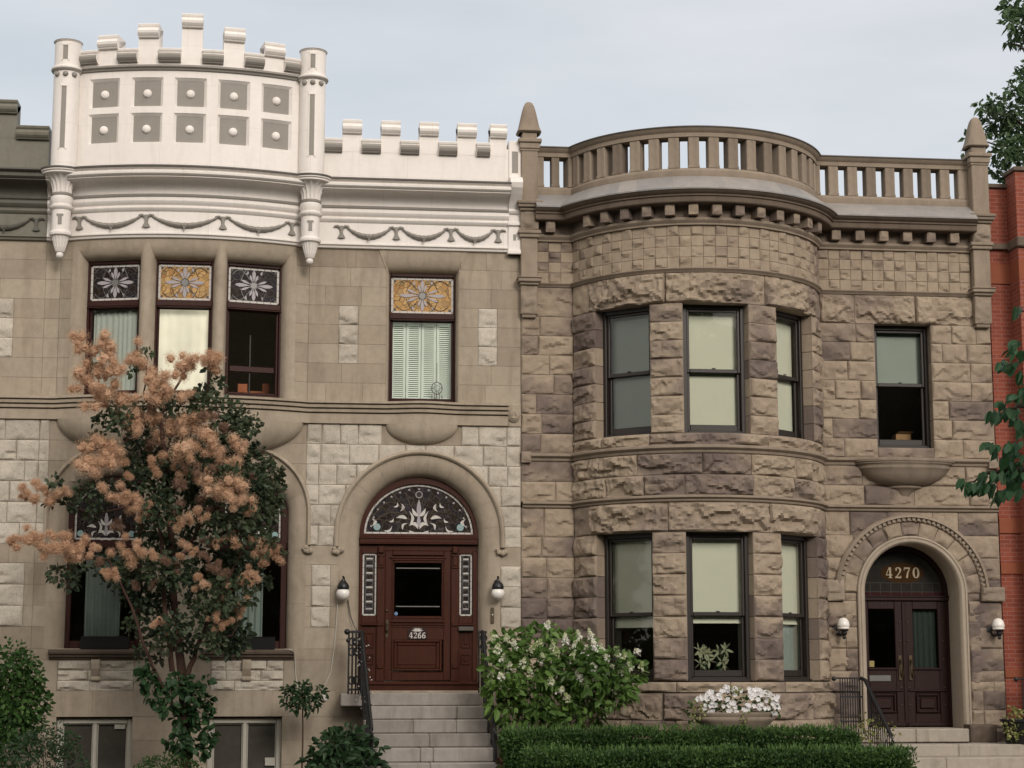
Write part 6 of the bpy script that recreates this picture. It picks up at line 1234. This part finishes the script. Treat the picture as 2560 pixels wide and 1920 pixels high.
for i in range(95):
    g = MB(); x = rs.uniform(-.62, .62); th_ = rs.uniform(0, 1); c = np.array((6.36+x*.97, -2.02-.30*sin(th_*pi*.62+.35)*sqrt(max(.05, 1-(x/.70)**2)), 1.21+.30*cos(th_*pi*.62)*sqrt(max(.08, 1-(x/.72)**2))+rs.uniform(-.02, .03)))
    nrm = unit(np.array([[x*.6+rs.randn()*.25, -1, .35+rs.randn()*.3]]))[0]; a_ = unit(np.cross(nrm, [[0, 0, 1.]]))[0]; b_ = np.cross(a_, nrm); R_ = rs.uniform(.036, .05); V = [c-nrm*.012]; V += [c+(a_*cos(k*pi/5)+b_*sin(k*pi/5))*R_*(1 if k % 2 == 0 else .78)+nrm*(.004 if k % 2 == 0 else .014) for k in range(10)]
    g.add(V, [(0, k+1, (k+1) % 10+1) for k in range(10)], .5); g.build('flower', PETUNIA, o)
# --- variegated plants and pot
o = thing('flower_pot', 'black flower pot on the pale step at the right edge', 'pot', (11.2, -.75, .645)); g = MB(); g.lathe([(.001, .65), (.26, .65), (.31, .98), (.34, .985), (.34, 1.02), (.30, 1.02), (.28, .95)], (11.2, -.72, 0), 28); g.build('pot_body', MT['iron'], o, 40)
rs = NR(61); vp = [(np.array((x, y, z)), r) for x, y, z, r in [(10.98,-.85,1.02,.12),(11.05,-.85,1.08,.12),(11.2,-.85,1.02,.12),(11.35,-.9,1.0,.12),(11.5,-.9,.98,.12),(10.92,-.9,.92,.10),(10.9,-.95,.82,.09),(10.93,-.97,.74,.07),(11.0,-1.0,.85,.08),(11.4,-1.0,.9,.08),(11.0,-.85,1.16,.07),(11.55,-.95,.88,.08)]]
shrub('trailing_plant', 'variegated yellow-green plant trailing from the black pot', 'plant', vp, LF['var'], 2300, .055, .36, (11.2, -.75, 1.0), 62, oval=True, shell=.3, droop=.25)
vp = [(np.array(atd(x, y, -1.15)), r/140) for x, y, r in [(1860,1555,16),(1880,1570,20),(1895,1560,16),(1850,1585,18),(1875,1590,18),(1905,1580,12),(1925,1570,10),(1890,1600,14),(1935,1585,8)]]
shrub('trailing_plant', 'variegated yellow-green plant seen through the sloping barred railing', 'plant', vp, LF['var'], 1500, .05, .36, (8.72, -1.15, .2), 63, oval=True, shell=.3, droop=.2)
# --- plant inside the lower bow window
o = thing('lily_plant', 'pale green lilies standing behind the middle lower bow window', 'plant', (6.2, -.95, 1.45)); rs = NR(71); g = MB(); c = np.array([(6.05+.5*rs.rand()-.05, -.98+.1*rs.rand(), 1.84+.26*rs.rand()) for _ in range(11)])
for p in c:
    for k in range(6): a = k*pi/3+rs.rand(); leaves(g, p[None, :], np.array([[cos(a), -.35, sin(a)]]), .13, .17, rs, .05, True, np.array([.45+.5*rs.rand()]))
g.build('flower', leafmat('lily_petal', [(.30, .34, .20), (.55, .56, .38)]), o); g = MB()
for p in c: g.tube([(6.2, -.9, 1.45), tuple(p)], .008, 5)
g.build('stem', LF['dark'], o)
# --- trees
o = thing('tree', 'leafy tree rising behind the red brick house at the top right', 'tree', (15.6, 9, 0)); rs = NR(81); g = MB()
tr_ = [(2192,15,26),(2205,50,32),(2182,85,14),(2212,95,16),(2168,18,10),(2178,45,12),(2192,192,20),(2207,160,12),(2150,222,18),(2115,226,9),(2130,245,14),(2180,238,28),(2155,270,26),(2200,275,38),(2120,288,14),(2092,298,8),(2172,325,32),(2212,335,40),(2145,365,15),(2182,388,20),(2100,325,8),(2080,330,6),(2205,395,28),(2260,200,60),(2280,320,70),(2300,100,60),(2250,30,40),(2330,220,60),(2260,400,50),(2235,150,30)]
clumps(g, [(np.array(atd(x, y, 9+rs.uniform(-.8, .8))), r/103) for x, y, r in tr_], 1900, .17, .26, rs, False, .2, 0, .15); g.build('crown', LF['tree'], o)
g = MB(); limb(g, [(15.6, 9, 0), (15.5, 9, 7), tuple(atd(2280, 300, 9)), tuple(atd(2210, 80, 9))], .22, .03, 8, .03, rs)
for x, y in ((2120, 235), (2190, 200), (2150, 370), (2110, 300), (2200, 30), (2175, 90)): limb(g, [tuple(atd(2270, y+90, 9)), tuple(atd((x+2270)/2, y+20, 9)), tuple(atd(x, y, 9))], .05, .01, 6, .03, rs)
g.build('trunk', MT['bark'], o, 60)
o = thing('street_tree', 'broad-leaved street tree whose branch hangs in at the right edge', 'tree', (5.6, -19.5, 0)); rs = NR(82); g = MB(); YT = -19.5
zz = lambda x, y: np.array(at(2380+x/3.07, 760+y/3.07, YT+rs.uniform(-.12, .12)))
pts = [(530,60),(535,330),(470,385),(415,490),(490,500),(540,560),(500,740),(425,800),(335,870),(375,870),(440,850),(510,860),(530,940),(325,1120),(385,1140),(440,1100),(520,1100),(440,1220),(500,1250),(100,1395),(165,1415),(210,1425),(250,1400),(290,1415),(330,1415),(285,1335),(335,1340),(400,1320),(460,1330),(520,1310),(395,1485),(460,1465),(510,1400),(540,1450),(555,700),(560,1000),(570,1200),(575,400),(480,1170),(560,1350)]
for x, y in pts:
    n = 5 if x > 120 else 2; c = np.array([zz(x-20+rs.uniform(-22, 22), y-45+rs.uniform(-18, 18)) for _ in range(n)]); d = np.stack([-.45+rs.randn(n)*.3, -.3+rs.randn(n)*.35, -.75+rs.randn(n)*.25], 1); leaves(g, c, d, .074*(.8+.45*rs.rand(n)), .29, rs, .10, True, None, 0, .15)
ex = [(np.array((5.0+1.6*rs.randn()*.5+.6, -19.5+rs.randn()*.8, 3.4+rs.rand()*3.2)), .5) for _ in range(34)]; ex = [(c, r) for c, r in ex if c[0]-(c[1]+29)*.42 > .75]; clumps(g, ex, 420, .08, .33, rs, True, .3, -.3, .2)
g.build('crown', LF['linden'], o); g = MB(); limb(g, [(5.6, -19.5, 0), (5.6, -19.5, 2.6), (5.5, -19.5, 4.5), (5.4, -19.4, 6.5)], .14, .04, 10, .01, rs)
for tp in ((110, 1370), (330, 860), (420, 480), (520, 60)): limb(g, [(5.55, -19.5, 3.0+(1400-tp[1])/1400*1.2), tuple(zz(620, tp[1]-120)), tuple(zz(tp[0]+160, tp[1]-60)), tuple(zz(*tp))], .03, .003, 6, .006, rs)
g.build('trunk', MT['bark'], o, 60)
# ================================================================ ground
def sheet(name, x0, x1, y0, y1, z, mat, b=0):
    g = MB(); g.box(x0, x1, y0, y1, z-.3, z, .5, 0, b) if b else g.grid([[(x0, y0, z), (x0, y1, z)], [(x1, y0, z), (x1, y1, z)]]); tag(g.build(name, mat), kind='structure')
asph = stone('asphalt', [(.045, .045, .046), (.055, .055, .055)], grain=120, bumpd=.003); pave = stone('pavement_concrete', [(.24, .225, .20), (.27, .25, .225)], grain=90, bumpd=.002); soil = stone('garden_soil', [(.035, .026, .018), (.05, .038, .026)], grain=40, bumpd=.02); grass = stone('park_grass', [(.03, .055, .016), (.045, .075, .022)], grain=60, bumpd=.02)
sheet('ground', -400, 400, -400, 400, -.18, grass); sheet('garden_bed', -30, 40, -4.9, 8, .05, soil); sheet('road', -200, 200, -18.2, -8.0, -.12, asph)
sheet('pavement', -200, 200, -8.0, -4.9, .0, pave, .01); sheet('pavement', -200, 200, -21, -18.2, .0, pave, .01); sheet('lawn', -200, 200, -46, -21, -.05, grass)
rs = NR(91); g = MB(); cs = [(np.array((x+rs.randn()*1.2, -47+rs.randn()*2.5, z)), 2.9) for x in range(-56, 62, 4) for z in (1.5, 4.2+rs.rand(), 7.2+rs.rand()*1.5, 10.5+rs.rand(), 13.6+rs.rand()*2.4)]
clumps(g, cs, 150, .75, .42, rs, False, .2, 0, .3); g2 = g; tag(g2.build('tree_belt', LF['tree']), kind='stuff')
